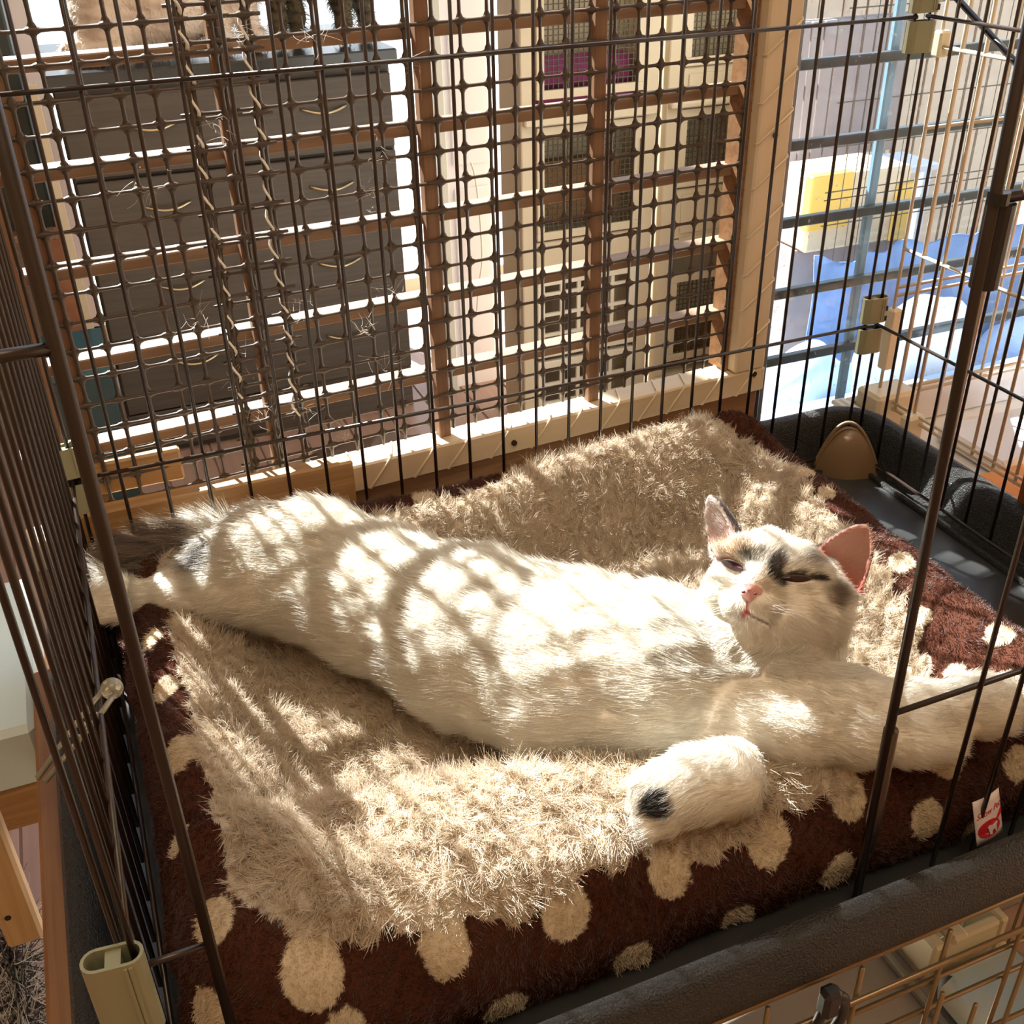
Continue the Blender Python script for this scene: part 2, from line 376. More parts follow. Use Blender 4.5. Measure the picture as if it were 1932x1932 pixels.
# boards of the floor that can be told apart
bm_ = MB().box(-0.0485, 0.0485, -1.35, 1.35, 0, 0.004, 0.0015).mesh('board', FLOORM)
for k in range(19):
    x = -1.25 + 0.1 * k
    if x < -0.12: inst('board', bm_, fl, (x, 0.62, FZ))
    else: y0 = 0.17 + (x + 0.16) / 0.7065; MB().box(x - 0.0485, x + 0.0485, y0, 1.97, FZ, FZ + 0.004, 0.0015).build('board', FLOORM, fl)
struct('wall_side', MB().prism([(-0.055, 0.18), (-0.043, 0.172), (0.712, 1.21), (0.712, 2.06), (0.70, 2.06), (0.70, 1.214)], FZ, 0.40), WALL)
CT = 2.74
struct('ceiling', MB().box(-2.2, 0.66, -2.4, 2.05, CT, CT + 0.05).box(0.66, 1.6, -2.4, 0.18, CT, CT + 0.05), CEIL)
struct('wall_left', MB().box(-2.25, -2.2, -2.4, 2.05, FZ, CT), WALLW)
struct('wall_front', MB().box(-2.2, 1.6, -2.45, -2.4, FZ, CT), WALLW)
struct('wall_right', MB().box(1.6, 1.65, -2.4, 0.13, FZ, CT), WALLW)
struct('wall_back', MB().box(-2.2, -0.80, 2.0, 2.06, FZ, 0.9).box(0.42, 0.69, 2.0, 2.06, FZ, 0.55), WALL)
win = D.objects.new('window_1', None); COL.objects.link(win); win.location = (-0.6, 2.0, FZ); win['kind'] = 'structure'
WF = mat('window_frame_white', (0.8, 0.8, 0.8), 0.4)
for x, z in ((-2.18, 0.9), (-0.78, FZ), (-0.18, FZ), (0.40, FZ)): MB().box(x - 0.02, x + 0.02, 1.99, 2.03, z, CT).build('window_frame', WF, win)
MB().box(-0.8, 0.42, 1.99, 2.03, FZ, FZ + 0.06).build('window_sill', CREAMPL, win)
MB().box(-0.86, -0.80, 1.93, 1.99, FZ, CT).build('brick_reveal', mat('orange_brick', (0.62, 0.30, 0.16), 0.8, noise=(40, (0.45, 0.2, 0.1), 0.8)), win)
MB().box(-0.8, 0.42, 2.005, 2.009, FZ, CT).build('pane', GLASS, win)
MB().box(-2.2, -0.8, 2.005, 2.009, 0.9, CT).build('pane', GLASS, win)
MB().box(0.42, 0.66, 2.005, 2.009, 0.55, CT).build('pane', GLASS, win)
struct('ground', MB().box(-8, 12, 2.3, 14, -1.9, -1.75).box(0.70, 12, 0.2, 2.3, -1.9, -1.75), CONC)
# lilac white door leaf seen between the window and the cream cabinets
dr = D.objects.new('door_1', None); COL.objects.link(dr); dr.location = (0.05, 1.3, FZ); dr['kind'] = 'structure'
MB().box(-0.005, 0.105, 1.36, 1.39, FZ, 1.4, 0.003).build('door_leaf', LILAC, dr)
MB().box(-0.032, -0.008, 1.34, 1.40, FZ, 1.4, 0.003).build('door_frame', mat('pale_frame', (0.66, 0.66, 0.62), 0.4), dr)
MB().box(0.008, 0.092, 1.354, 1.36, 0.02, 0.30, 0.002).box(0.008, 0.092, 1.354, 1.36, -0.44, -0.03, 0.002).build('door_panel', LILAC, dr)
cordm = MB().tube([(0.04 + 0.018 * math.sin(t * 3.1), 1.33, 0.03 - 0.34 * t + 0.02 * math.sin(9 * t)) for t in np.linspace(0, 1, 26)], 0.0022).build('hanging_cable', mat('white_cable', (0.8, 0.8, 0.78), 0.4))
tag(cordm, 'thin white cable hanging in loops beside the pale door', 'cable')

# ------------------------------------------------------------------ far cabinet with drawers
CY = 1.30
cab = empty('drawer_cabinet', (-0.45, 1.5, FZ), 'wide black chest of drawers with curved brass handles behind the slatted fence', 'cabinet')
MB().box(-0.752, -0.130, CY + 0.012, 1.70, FZ + 0.0, 0.245, 0.003).build('body', CABW, cab)
MB().box(-0.765, -0.118, CY - 0.012, 1.71, 0.245, 0.272, 0.003).build('cabinet_top', CABTOP, cab)
rows = [0.232, 0.085, -0.072, -0.232, -0.395]
hp = np.array([(-0.045 + 0.09 * t, -0.012 * math.sin(math.pi * t), -0.009 * math.sin(math.pi * t)) for t in np.linspace(0, 1, 13)])
hm = MB().tube(hp, 0.0028, 6).mesh('handle', HANDLE, True)
for r_ in range(4):
    for (x0, x1, hx) in ((-0.748, -0.452, -0.594), (-0.446, -0.134, -0.272)):
        d = MB().box(x0, x1, CY - 0.006, CY + 0.012, rows[r_ + 1] + 0.004, rows[r_] - 0.003, 0.002).build('drawer', CABW, cab)
        inst('handle', hm, d, (hx, CY - 0.008, (rows[r_] - 0.056)))
MB().box(-0.7505, -0.452, CY - 0.004, CY + 0.012, FZ + 0.02, rows[4], 0.002).build('plinth', CABW, cab)

# things on the floor and beside the cabinet
o = MB().box(-1.05, -0.80, 1.32, 1.6, 0.0, 0.5, 0.004).build('cupboard', mat('dark_green_cupboard', (0.03, 0.04, 0.035), 0.5)); tag(o, 'dark green upright cupboard left of the black chest of drawers', 'cupboard')
o = MB().box(-2.15, -1.35, 1.30, 1.6, FZ, 2.6, 0.004).build('blocker', mat('dark_blocker', (0.05, 0.035, 0.025), 0.5)); tag(o, 'tall dark wardrobe added out of view to keep sun off the left rim', 'blocker')  # unseen box, added to block the sun left of the bed
t_ = empty('tall_shelf', (-0.92, 1.3, FZ), 'dark wooden shelf stand with thin uprights left of the chest of drawers', 'shelf')
for x in (-0.90, -0.845): MB().box(x - 0.008, x + 0.008, 1.26, 1.28, FZ, 0.26, 0.002).build('post', BATTW, t_)
for z in (0.24, 0.0, -0.25): MB().box(-0.98, -0.80, 1.25, 1.29, z, z + 0.014, 0.002).build('shelf_board', BATTW, t_)
o = MB().box(-0.79, -0.775, 1.28, 1.30, FZ, 0.262, 0.001).build('lit_edge_strip', CREAMP); tag(o, 'narrow pale wooden upright strip on the chest\'s left side', 'strip')  # pale colour stands in for the bright lit edge beside the chest
tb = empty('teal_crate', (-0.83, 1.05, FZ), 'dark teal plastic crate on the floor left of the chest', 'crate')
MB().box(-0.90, -0.76, 0.98, 1.12, FZ + 0.01, FZ + 0.36, 0.006).build('body', TEAL, tb)
MB().box(-0.905, -0.755, 0.975, 1.125, FZ + 0.33, FZ + 0.37, 0.006).build('rim', mat('teal_rim', (0.015, 0.08, 0.10), 0.4), tb)
bg_ = empty('floor_bag', (-0.30, 0.92, FZ), 'crumpled brown bag lying on the floor in front of the chest', 'bag')
b = MB().ellipsoid((-0.33, 0.93, FZ + 0.06), (0.17, 0.09, 0.065), 24, 14); P_ = np.concatenate(b.v); P_ = P_ + 0.008 * vnoise(P_, 60, 3)[:, None]; b.v = [P_]; b.build('body', BAG, bg_, True)
b2 = MB().tube([(-0.40 + 0.16 * t, 0.87 - 0.03 * math.sin(math.pi * t), FZ + 0.09 + 0.05 * math.sin(math.pi * t)) for t in np.linspace(0, 1, 14)], 0.008).build('strap', BAG, bg_, True)
tn = empty('silver_tin', (-0.52, 0.78, FZ), 'round silver tin standing on the floor behind the fence', 'tin')
MB().tube([(-0.52, 0.78, FZ), (-0.52, 0.78, FZ + 0.13)], 0.055, 24).build('body', SILVER, tn, False)
MB().tube([(-0.52, 0.78, FZ + 0.13), (-0.52, 0.78, FZ + 0.15)], 0.058, 24).build('lid', SILVER, tn, False)
ch = empty('green_toy', (-0.22, 0.80, FZ), 'small dark green toy plant lying on the pale floor by the brown bag', 'toy')
for a in range(5): MB().ellipsoid((-0.20 + 0.03 * math.cos(a * 1.3), 0.80 + 0.03 * math.sin(a * 1.3), FZ + 0.05 + 0.012 * a), (0.024, 0.016, 0.012), 12, 8).build('leaf', mat('toy_green' + str(a), (0.05, 0.10, 0.07), 0.6), ch, True)

# ------------------------------------------------------------------ cream cabinets with mesh doors
HY = 1.10
def hutch(name, x0, x1, label, group, doors):
    t = empty(name, ((x0 + x1) / 2, HY + 0.15, FZ), label, 'cabinet', group)
    MB().box(x0, x0 + 0.02, HY, HY + 0.11, FZ, 0.45, 0.002).box(x1 - 0.02, x1, HY, HY + 0.11, FZ, 0.45, 0.002).box(x0 + 0.02, x1 - 0.02, HY + 0.095, HY + 0.11, FZ, 0.45).build('carcass', CREAMP, t)
    fb = MB().box(x0 - 0.004, x0 + 0.024, HY - 0.012, HY + 0.002, FZ, 0.45, 0.002).box(x1 - 0.024, x1 + 0.004, HY - 0.012, HY + 0.002, FZ, 0.45, 0.002)
    fb.build('front_frame', CREAMP, t)
    MB().box(x0 + 0.02, x1 - 0.02, HY + 0.085, HY + 0.094, FZ, 0.45).build('back_board', SHELFB, t)
    for kind, z0, z1 in doors:
        a, b_ = x0 + 0.028, x1 - 0.028
        if kind == 'shelf':
            MB().box(x0 - 0.003, x1 + 0.003, HY - 0.03, HY - 0.013, z0, z1, 0.003).box(x0 + 0.021, x1 - 0.021, HY - 0.013, HY + 0.084, z0, z1, 0.001).build('shelf', CREAMP, t)
            continue
        if kind == 'panel':
            p = MB().box(a, b_, HY - 0.008, HY + 0.004, z0, z1, 0.002).build('panel', CREAMP, t)
            MB().box(a + 0.015, b_ - 0.015, HY - 0.012, HY - 0.008, z0 + 0.012, z1 - 0.012, 0.001).build('raised_field', CREAMP, p)
            continue
        w = 0.016
        d = MB().box(a, b_, HY - 0.014, HY - 0.002, z0, z0 + w, 0.001).box(a, b_, HY - 0.014, HY - 0.002, z1 - w, z1, 0.001)
        d.box(a, a + w, HY - 0.014, HY - 0.002, z0 + w, z1 - w, 0.001).box(b_ - w, b_, HY - 0.014, HY - 0.002, z0 + w, z1 - w, 0.001)
        if kind == 'grid':
            d = d.build('door', WHITEW, t)
            g = MB(); xs = np.linspace(a + w, b_ - w, 6)
            for x in xs[1:-1]: g.box(x - 0.004, x + 0.004, HY - 0.012, HY - 0.006, z0 + w, z1 - w)
            for z in np.arange(z0 + 0.05, z1 - 0.03, 0.045): g.box(a + w, b_ - w, HY - 0.0125, HY - 0.0065, z - 0.0035, z + 0.0035)
            g.build('grille', WHITEW, d)
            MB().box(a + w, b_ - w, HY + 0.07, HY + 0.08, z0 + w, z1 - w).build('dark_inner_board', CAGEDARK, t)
        else:
            d = d.build('door', CREAMP, t)
            g = MB()
            for x in np.arange(a + w, b_ - w, 0.0105): g.box(x - 0.0009, x + 0.0009, HY - 0.008, HY - 0.006, z0 + w, z1 - w)
            for z in np.arange(z0 + w, z1 - w, 0.0105): g.box(a + w, b_ - w, HY - 0.0085, HY - 0.0065, z - 0.0009, z + 0.0009)
            gg = g.build('wire_mesh', MESHW, d); gg['kind'] = 'stuff'
    MB().box((x0 + x1) / 2 + 0.11, (x0 + x1) / 2 + 0.116, HY - 0.02, HY - 0.014, 0.03, 0.10).build('latch', DARKHOLE, t)
    return t
hutch('mesh_door_cabinet', 0.06, 0.345, 'tall cream cabinet with mesh doors and white grilles, next to the pale door', 'cream mesh door cabinets',
      [('mesh', 0.19, 0.44), ('shelf', 0.145, 0.175), ('mesh', -0.08, 0.14), ('panel', -0.155, -0.085), ('grid', -0.335, -0.16), ('grid', -0.495, -0.345)])
hutch('mesh_door_cabinet', 0.375, 0.645, 'tall cream cabinet with mesh doors behind the fence\'s right post', 'cream mesh door cabinets',
      [('mesh', 0.225, 0.44), ('panel', 0.165, 0.222), ('shelf', 0.150, 0.162), ('mesh', -0.01, 0.145), ('panel', -0.12, -0.015), ('panel', -0.13, -0.122), ('mesh', -0.40, -0.20), ('shelf', -0.45, -0.43)])
q = MB().box(0.095, 0.31, 1.11, 1.18, 0.176, 0.20, 0.006).build('folded_cloth', MAGENTA); tag(q, 'dark magenta cloth folded at the bottom of the upper mesh compartment', 'cloth')
q = MB().box(0.10, 0.31, 1.115, 1.175, 0.2005, 0.255, 0.01).build('folded_cloth', MAGENTA); tag(q, 'magenta patterned towel stacked on the darker folded cloth', 'towel')
q = MB().box(0.41, 0.60, 1.115, 1.18, -0.43, -0.33, 0.02).build('brown_box', mat('brown_carton', (0.20, 0.10, 0.04), 0.7)); tag(q, 'brown carton lying low inside the right cream cabinet', 'box')
q = MB().box(0.11, 0.30, 1.13, 1.18, -0.0645, 0.06, 0.01).build('brown_box', mat('brown_bed', (0.22, 0.11, 0.04), 0.8)); tag(q, 'brown padded box behind the middle mesh door of the left cream cabinet', 'box')

# ------------------------------------------------------------------ glass partition on the right and what stands beyond it
wn2 = D.objects.new('window_2', None); COL.objects.link(wn2); wn2.location = (0.4, 0.16, FZ); wn2['kind'] = 'structure'
PY = 0.15
MB().box(-0.050, -0.030, PY - 0.02, PY + 0.03, FZ, 0.9, 0.002).build('window_frame', ALULIGHT, wn2)
MB().box(-0.030, -0.014, PY - 0.006, PY + 0.014, FZ, 0.9, 0.002).build('inner_frame', mat('grey_frame', (0.20, 0.21, 0.22), 0.35, 0.6), wn2)
MB().box(-0.05, 1.4, PY - 0.02, PY + 0.03, FZ, -0.052, 0.002).build('window_sill', mat('grey_sill', (0.25, 0.24, 0.23), 0.5), wn2)
MB().box(-0.03, 1.4, PY - 0.002, PY + 0.001, -0.052, 0.9).build('pane', PANE, wn2)
for z in (0.474, 0.388, 0.304, 0.217, 0.131, 0.044):
    MB().box(-0.03, 1.4, PY + 0.002, PY + 0.012, z - 0.0065, z + 0.0045, 0.001).build('glazing_bar', ALU, wn2)
MB().box(0.118, 0.130, PY + 0.013, PY + 0.022, -0.05, 0.9, 0.002).build('glazing_bar', BLUEPOST, wn2)

GZ = -1.75
t = empty('siding_wall', (3.2, 4.1, GZ), 'tan vertical siding of a shed in the yard beyond the glass', 'shed')
for k in range(16): MB().box(2.195 + 0.15 * k, 2.335 + 0.15 * k, 4.06, 4.09 + 0.008 * (k % 2), GZ, 1.05, 0.006).build('siding_board', TAN, t)
MB().box(2.15, 4.65, 4.12, 4.16, GZ, 1.05).build('backing', GREYP, t)
t = empty('grey_slat_panel', (2.5, 3.25, GZ), 'grey brown slatted panel standing before the tan siding', 'panel')
for k in range(9): MB().box(2.235 + 0.068 * k, 2.295 + 0.068 * k, 3.24, 3.265, -0.62, -0.04, 0.004).build('slat', GREYP, t)
for z in (-0.61, -0.32, -0.08): MB().box(2.225, 2.845, 3.267, 3.29, z, z + 0.044, 0.004).build('rail', GREYP, t)
for x in (2.25, 2.78): MB().box(x, x + 0.04, 3.27, 3.31, GZ, -0.62, 0.004).build('leg', GREYP, t)
t = empty('white_table', (2.45, 3.05, GZ), 'white table standing in the yard beyond the glass', 'table')
MB().box(2.075, 2.855, 2.95, 3.20, -0.655, -0.622, 0.006).build('table_top', WHITEC, t)
for x, y in ((2.12, 2.98), (2.81, 2.98), (2.12, 3.17), (2.81, 3.17)): MB().box(x - 0.02, x + 0.02, y - 0.02, y + 0.02, GZ, -0.655).build('leg', WHITEC, t)
t = empty('yellow_box', (2.15, 2.75, GZ), 'yellow and tan storage box in the yard behind the glass', 'box')
MB().box(1.925, 2.415, 2.62, 2.90, -0.8135, -0.5135, 0.012).build('body', TANBOX, t)
MB().box(1.915, 2.115, 2.606, 2.66, -0.72, -0.503, 0.006).build('yellow_panel', YELLOW, t)
MB().box(2.335, 2.425, 2.606, 2.66, -0.8135, -0.58, 0.006).build('yellow_panel', YELLOW, t)
MB().box(1.90, 2.45, 2.66, 2.90, GZ, -0.8135, 0.008).build('stand', GREYP, t)
t = empty('wire_fence_panel', (2.7, 2.54, GZ), 'thin dark wire fence panel standing in the yard behind the glass', 'wire panel')
g = MB()
for k in range(34): g.tube([(1.955 + 0.052 * k, 2.54, GZ), (1.955 + 0.052 * k, 2.54, 0.30)], 0.0022, 4)
for z in (-0.68, -0.58, -0.55, -0.38, -0.22, -0.06, 0.10): g.tube([(1.93, 2.544, z), (3.75, 2.544, z)], 0.0026, 4)
gg = g.build('wires', MESHW, t); gg['kind'] = 'stuff'
# blue sheet hung low with white cloth heaps in front
def sheet(name, x0, x1, z0, z1, y, amp, m, label, cat, seed, dy=0.0):
    nx, nz = 60, 24; X, Z = np.meshgrid(np.linspace(x0, x1, nx), np.linspace(z0, z1, nz), indexing='ij')
    P = np.stack([X.ravel(), np.full(X.size, y), Z.ravel()], 1); w = vnoise(P * [1, 1, 0.35], 18, seed)
    P[:, 1] += amp * w + dy * (z1 - P[:, 2]); top = (P[:, 2] > z1 - 1e-6); P[:, 2] += np.where(top, 0.02 * vnoise(P * [1, 0, 0], 22, seed + 1), 0)
    V = np.concatenate([P, P + [0, 0.006, 0]]); i = np.arange(nx * nz).reshape(nx, nz)
    q = np.stack([i[:-1, :-1], i[1:, :-1], i[1:, 1:], i[:-1, 1:]], -1).reshape(-1, 4)
    e = np.concatenate([i[0, :], i[1:, -1], i[-1, -2::-1], i[-2:0:-1, 0]]); e2 = np.roll(e, -1)
    Q = np.concatenate([q, q[:, ::-1] + nx * nz, np.stack([e, e2, e2 + nx * nz, e + nx * nz], 1)[:, ::-1]])
    return tag(npmesh(name, V, Q, m), label, cat)
sheet('blue_sheet', 1.795, 3.455, -1.26, -0.7535, 2.40, 0.022, BLUE, 'blue plastic sheet hanging wrinkled beyond the lower part of the glass', 'sheet', 4, -0.10)
def heap(name, c, r, m, label, cat, seed, group=None):
    b = MB().ellipsoid(c, r, 40, 24); P = np.concatenate(b.v); k = P[:, 2] < c[2]
    P = P + 0.018 * vnoise(P, 17, seed)[:, None] * [1, 1, 1]; P[:, 2] = np.where(k, c[2] + (P[:, 2] - c[2]) * 1.0, P[:, 2]); b.v = [P]
    return tag(b.build(name, m, None, True), label, cat, group)
heap('white_cushion', (2.17, 2.17, -1.13), (0.29, 0.12, 0.25), WHITEC, 'large rounded white cushion lying outside before the blue sheet', 'cushion', 5)
heap('white_cushion', (1.66, 2.15, -1.20), (0.18, 0.11, 0.20), LBLUE, 'smaller pale blue cushion left of the big white one outside', 'cushion', 6)
heap('white_cushion', (2.78, 2.19, -1.25), (0.27, 0.12, 0.20), LBLUE, 'pale blue cushion right of the big white one outside', 'cushion', 9)
MB().box(1.45, 3.2, 2.02, 2.30, GZ, -1.46, 0.02).build('low_bench', WHITEC); tag(D.objects['low_bench'], 'white low bench carrying the three cushions outside', 'bench')
t = empty('white_chest', (2.1, 1.98, GZ), 'white lidded chest standing outside below the cushions', 'chest')
MB().box(1.355, 2.855, 1.80, 2.00, GZ, -1.1835, 0.03).build('body', WHITEC, t)
MB().box(1.340, 2.870, 1.785, 2.015, -1.1835, -1.1235, 0.02).build('lid', LBLUE, t)
MB().box(1.595, 1.855, 1.775, 1.80, -1.4435, -1.2435, 0.01).build('front_panel', LBLUE, t)
MB().box(2.035, 2.555, 1.775, 1.80, -1.4435, -1.2435, 0.01).build('front_panel', WHITEC, t)
heap('blue_sack', (1.355, 1.50, -1.2035), (0.24, 0.12, 0.26), LBLUE, 'round light blue sack leaning close behind the glass', 'sack', 7)
heap('white_sack', (1.90, 1.50, -1.3035), (0.28, 0.12, 0.20), WHITEC, 'white cloth sack right of the light blue sack', 'sack', 8)
MB().box(1.05, 2.3, 1.34, 1.66, GZ, -1.50, 0.02).build('low_platform', WHITEC); tag(D.objects['low_platform'], 'white low platform carrying the two sacks outside', 'platform')

# ------------------------------------------------------------------ slatted fence with netting
FA = R(4); ft = np.array([math.cos(FA), math.sin(FA)]); FB = (-0.8, 0.05)
fence = empty('slatted_fence', (-0.8, 0.05, FZ), 'brown slatted wooden fence with cream corded post and rail behind the cage', 'fence', rz=FA)
FM = Matrix.Translation((-0.8, 0.05, 0)) @ Matrix.Rotation(FA, 4, 'Z')
def fp(o):      # coordinates of fence pieces: u along, v back, z up
    o.parent = fence; o.matrix_parent_inverse = Matrix.Translation((0, 0, -FZ)); return o
def fbuild(mb, name, m, smooth=False):
    o = D.objects.new(name, mb.mesh(name, m, smooth)); COL.objects.link(o); return fp(o)
sl = MB().box(-0.05, 0.70, 0.016, 0.038, -0.0100, 0.0, 0.0010).mesh('slat', SLATW)
for z in (0.462, 0.382, 0.302, 0.222, 0.142):
    o = D.objects.new('slat', sl); COL.objects.link(o); o.location = (0, 0, z); fp(o)
bt = MB().box(-0.0065, 0.0065, 0.004, 0.0155, 0.05, 0.51, 0.001).mesh('batten', BATTW)
for u in (-0.012, 0.010, 0.175, 0.348, 0.524):
    o = D.objects.new('batten', bt); COL.objects.link(o); o.location = (u, 0, 0); fp(o)
fbuild(MB().box(-0.06, 0.745, -0.012, 0.022, 0.044, 0.073, 0.002), 'bottom_rail', CREAMW)
fbuild(MB().box(0.700, 0.742, -0.013, 0.020, 0.0735, 0.52, 0.002), 'post', CREAMV)
fbuild(MB().box(0.693, 0.6995, 0.0, 0.03, 0.0735, 0.51, 0.001), 'post_strip', SILLW)
fbuild(MB().box(-0.06, 0.742, -0.005, 0.022, -0.03, 0.0435, 0.002), 'sill_board', SILLW)
for u in (-0.03, 0.72): fbuild(MB().box(u, u + 0.02, 0.0, 0.02, FZ, -0.03, 0.002), 'leg', SILLW)
for k in range(17):   # cord wound round the rail
    u = 0.0 + k * 0.0445 + 0.004 * math.sin(k * 2.1)
    fbuild(MB().tube([(u - 0.012, -0.004, 0.0435), (u - 0.010, -0.0130, 0.0450), (u + 0.012, -0.0130, 0.0722), (u + 0.016, -0.0085, 0.0742), (u + 0.026, 0.018, 0.0742)], 0.0011, 6), 'cord', CORD, True)
for k in range(9):
    z = 0.10 + k * 0.045 + 0.004 * math.sin(k * 1.7)
    fbuild(MB().tube([(0.699, -0.010, z), (0.701, -0.0142, z + 0.001), (0.741, -0.0142, z + 0.030), (0.743, -0.010, z + 0.031)], 0.0009, 6), 'cord', CORD, True)
for u, z in ((0.045, 0.056), (0.228, 0.051), (0.418, 0.056), (0.728, 0.068), (0.722, 0.335)):
    fbuild(MB().tube([(u, -0.0120, z), (u, -0.0142, z)], 0.0032, 12), 'screw', SCREW, False)
# screw-fixed timber blocks in front of the net at the left
o = MB().box(-0.838, -0.565, 0.022, 0.040, 0.045, 0.098, 0.002).build('timber_block', PINE); tag(o, 'pine board lying lengthwise before the netting at lower left', 'board')
o.rotation_euler = (0, 0, 0)
o = MB().box(-0.85, -0.716, 0.052, 0.062, 0.098, 0.130, 0.002).build('timber_block', PINE); tag(o, 'short pine offcut standing on edge just behind the long pine board', 'board')

# netting: strands widen where they cross
def strand(L, pitch, n, r0, r1, seed):
    """a flat strand along +x with swellings at every pitch"""
    rg = np.random.default_rng(seed); xs = []; ws = []
    for k in range(n):
        for dx, w in ((-0.5, r0), (-0.22, r0 * 1.1), (-0.12, r0 * 1.9), (0, r1), (0.12, r0 * 1.9), (0.22, r0 * 1.1)):
            xs.append((k + dx) * pitch); ws.append(w)
    xs.append((n - 0.5) * pitch); ws.append(r0)
    v = []; f = []
    for i, (x, w) in enumerate(zip(xs, ws)):
        yy = 0.0006 * math.sin(x * 41 + seed); t = 0.0011
        v += [(x, -t + yy, 0), (x, yy, w), (x, t + yy, 0), (x, yy, -w)]
    for i in range(len(xs) - 1):
        a = 4 * i; f += [(a + k, a + (k + 1) % 4, a + 4 + (k + 1) % 4, a + 4 + k) for k in range(4)]
    f += [(3, 2, 1, 0), (len(v) - 4, len(v) - 3, len(v) - 2, len(v) - 1)]
    return MB().add(v, f)
def netting(label, u0, nu, z1, nz, pz, pu=0.0258, v0=0.0, sag=0.0):
    t = D.objects.new('plastic_netting', None); COL.objects.link(t); t.location = (-0.8, 0.05, 0); t.rotation_euler = (0, 0, FA); tag(t, label, 'netting')
    hv = strand(0, pz, nz, 0.00165, 0.0040, 1).mesh('strand', NET, True); hh = strand(0, pu, nu, 0.00150, 0.0036, 2).mesh('strand', NET, True)
    for i in range(nu):
        o = D.objects.new('strand', hv); COL.objects.link(o); o.parent = t
        o.location = (u0 + i * pu, v0, z1); o.rotation_euler = (0, R(90) + random.uniform(-0.004, 0.004), 0)
    for k in range(nz):
        o = D.objects.new('strand', hh); COL.objects.link(o); o.parent = t
        o.location = (u0, v0 - 0.0005, z1 - k * pz + random.uniform(-0.0008, 0.0008)); o.rotation_euler = (0, random.uniform(-0.002, 0.002), 0)
    return t
netting('brown plastic garden netting, the narrow left piece with the overlapped edge', 0.0165, 8, 0.5077, 18, 0.0246, v0=-0.001)
netting('brown plastic garden netting, the wide right piece up to the cream post', 0.150, 22, 0.4914, 16, 0.0264, v0=0.0025)
def twist(u, z0, z1, label, seed):
    n = 150; t = np.linspace(0, 1, n); z = z1 + (z0 - z1) * t; ph = z / 0.0254 * 2 * math.pi
    rg = np.random.default_rng(seed); du = 0.0024 * np.sin(ph) + 0.0015 * np.sin(z * 40 + seed); dv = 0.0006 + 0.0032 * np.cos(ph)
    mb = MB(); p = np.stack([u + du, dv, z], 1)
    w = 0.0011 + 0.0008 * np.clip(np.sin(ph + 0.6), 0, 1)
    mb.tube(p, w, 6)
    o = D.objects.new('string', mb.mesh('string', STRING, True)); COL.objects.link(o); tag(o, label, 'string', None)
    o.matrix_world = FM; o.location = (-0.8, 0.05, 0); o.rotation_euler = (0, 0, FA); return o
twist(0.148, 0.165, 0.508, 'white string twisted down the netting seam, left of the two', 3)
twist(0.197, 0.135, 0.508, 'frayed white string twisted down the netting seam, right of the two', 5)
# stray hairs caught on the net
rg = np.random.default_rng(11); P0 = []; 
for c in ((0.19, 0.47), (0.165, 0.40), (0.148, 0.19), (0.20, 0.14), (0.285, 0.33), (0.30, 0.24), (0.27, 0.21), (0.10, 0.36), (0.25, 0.46), (0.33, 0.43), (0.30, 0.36), (0.12, 0.25), (0.24, 0.11), (0.16, 0.15), (0.29, 0.17), (0.21, 0.24)):
    k = 14; P0.append(np.stack([c[0] + rg.normal(0, 0.006, k), -0.004 + rg.normal(0, 0.001, k), c[1] + rg.normal(0, 0.007, k)], 1))
P0 = np.concatenate(P0); P0 = np.stack([-0.8 + P0[:, 0] * ft[0] - P0[:, 1] * ft[1], 0.05 + P0[:, 0] * ft[1] + P0[:, 1] * ft[0], P0[:, 2]], 1)
d0 = unit(rg.normal(size=P0.shape) * [1, 0.3, 1]); d1 = rg.normal(size=P0.shape) * 0.7
o = hair('stray_hair', P0, d0, d1, rg.uniform(0.004, 0.012, len(P0)), 0.00014, np.tile([0.8, 0.74, 0.65], (len(P0), 1)), FUR, None, 6)
tag(o, 'loose pale cat hair caught on the netting', 'hair', kind='stuff')

# ------------------------------------------------------------------ the brown wire cage
W, DP, H1, H2, TOP = 0.805, 0.503, 0.1468, 0.4496, 0.64
XL, XR, ZB = -0.8105, 0.0166, -0.012
cage = empty('wire_cage', (-0.4, -0.25, ZB), 'brown wire pet cage around the white cat, front door opening towards the viewer', 'cage')
wv = MB().tube([(0, 0, ZB), (0, 0, TOP)], 0.00165, 8).mesh('wire', WIRE, True)
def panel(name, horiz):
    a, b, r_ = horiz[-1]; o = MB().tube([a, b], r_, 8).build(name, WIRE, cage, True)
    for a, b, r_ in horiz[:-1]: MB().tube([a, b], r_, 8).build('wire', WIRE, o, True)
    return o
pb = panel('back_panel', [((XL, -0.003, z), (0.0, -0.003, z), 0.0018) for z in (-0.006, H1, H2, TOP)])
for k in range(24): inst('wire', wv, pb, (-0.035 * k, 0, 0))
pr = panel('right_panel', [((XR - 0.003, 0, z), (XR - 0.003, -DP, z), 0.0018) for z in (-0.008, H1, H2, TOP)])
for k in range(15): inst('wire', wv, pr, (XR, -0.035 * k, 0))
pl = panel('left_panel', [((XL + 0.003, 0, z), (XL + 0.003, -DP, z), 0.0018) for z in (-0.008, H1, H2, TOP)])
for k in range(15): inst('wire', wv, pl, (XL, -0.035 * k - 0.006, 0))
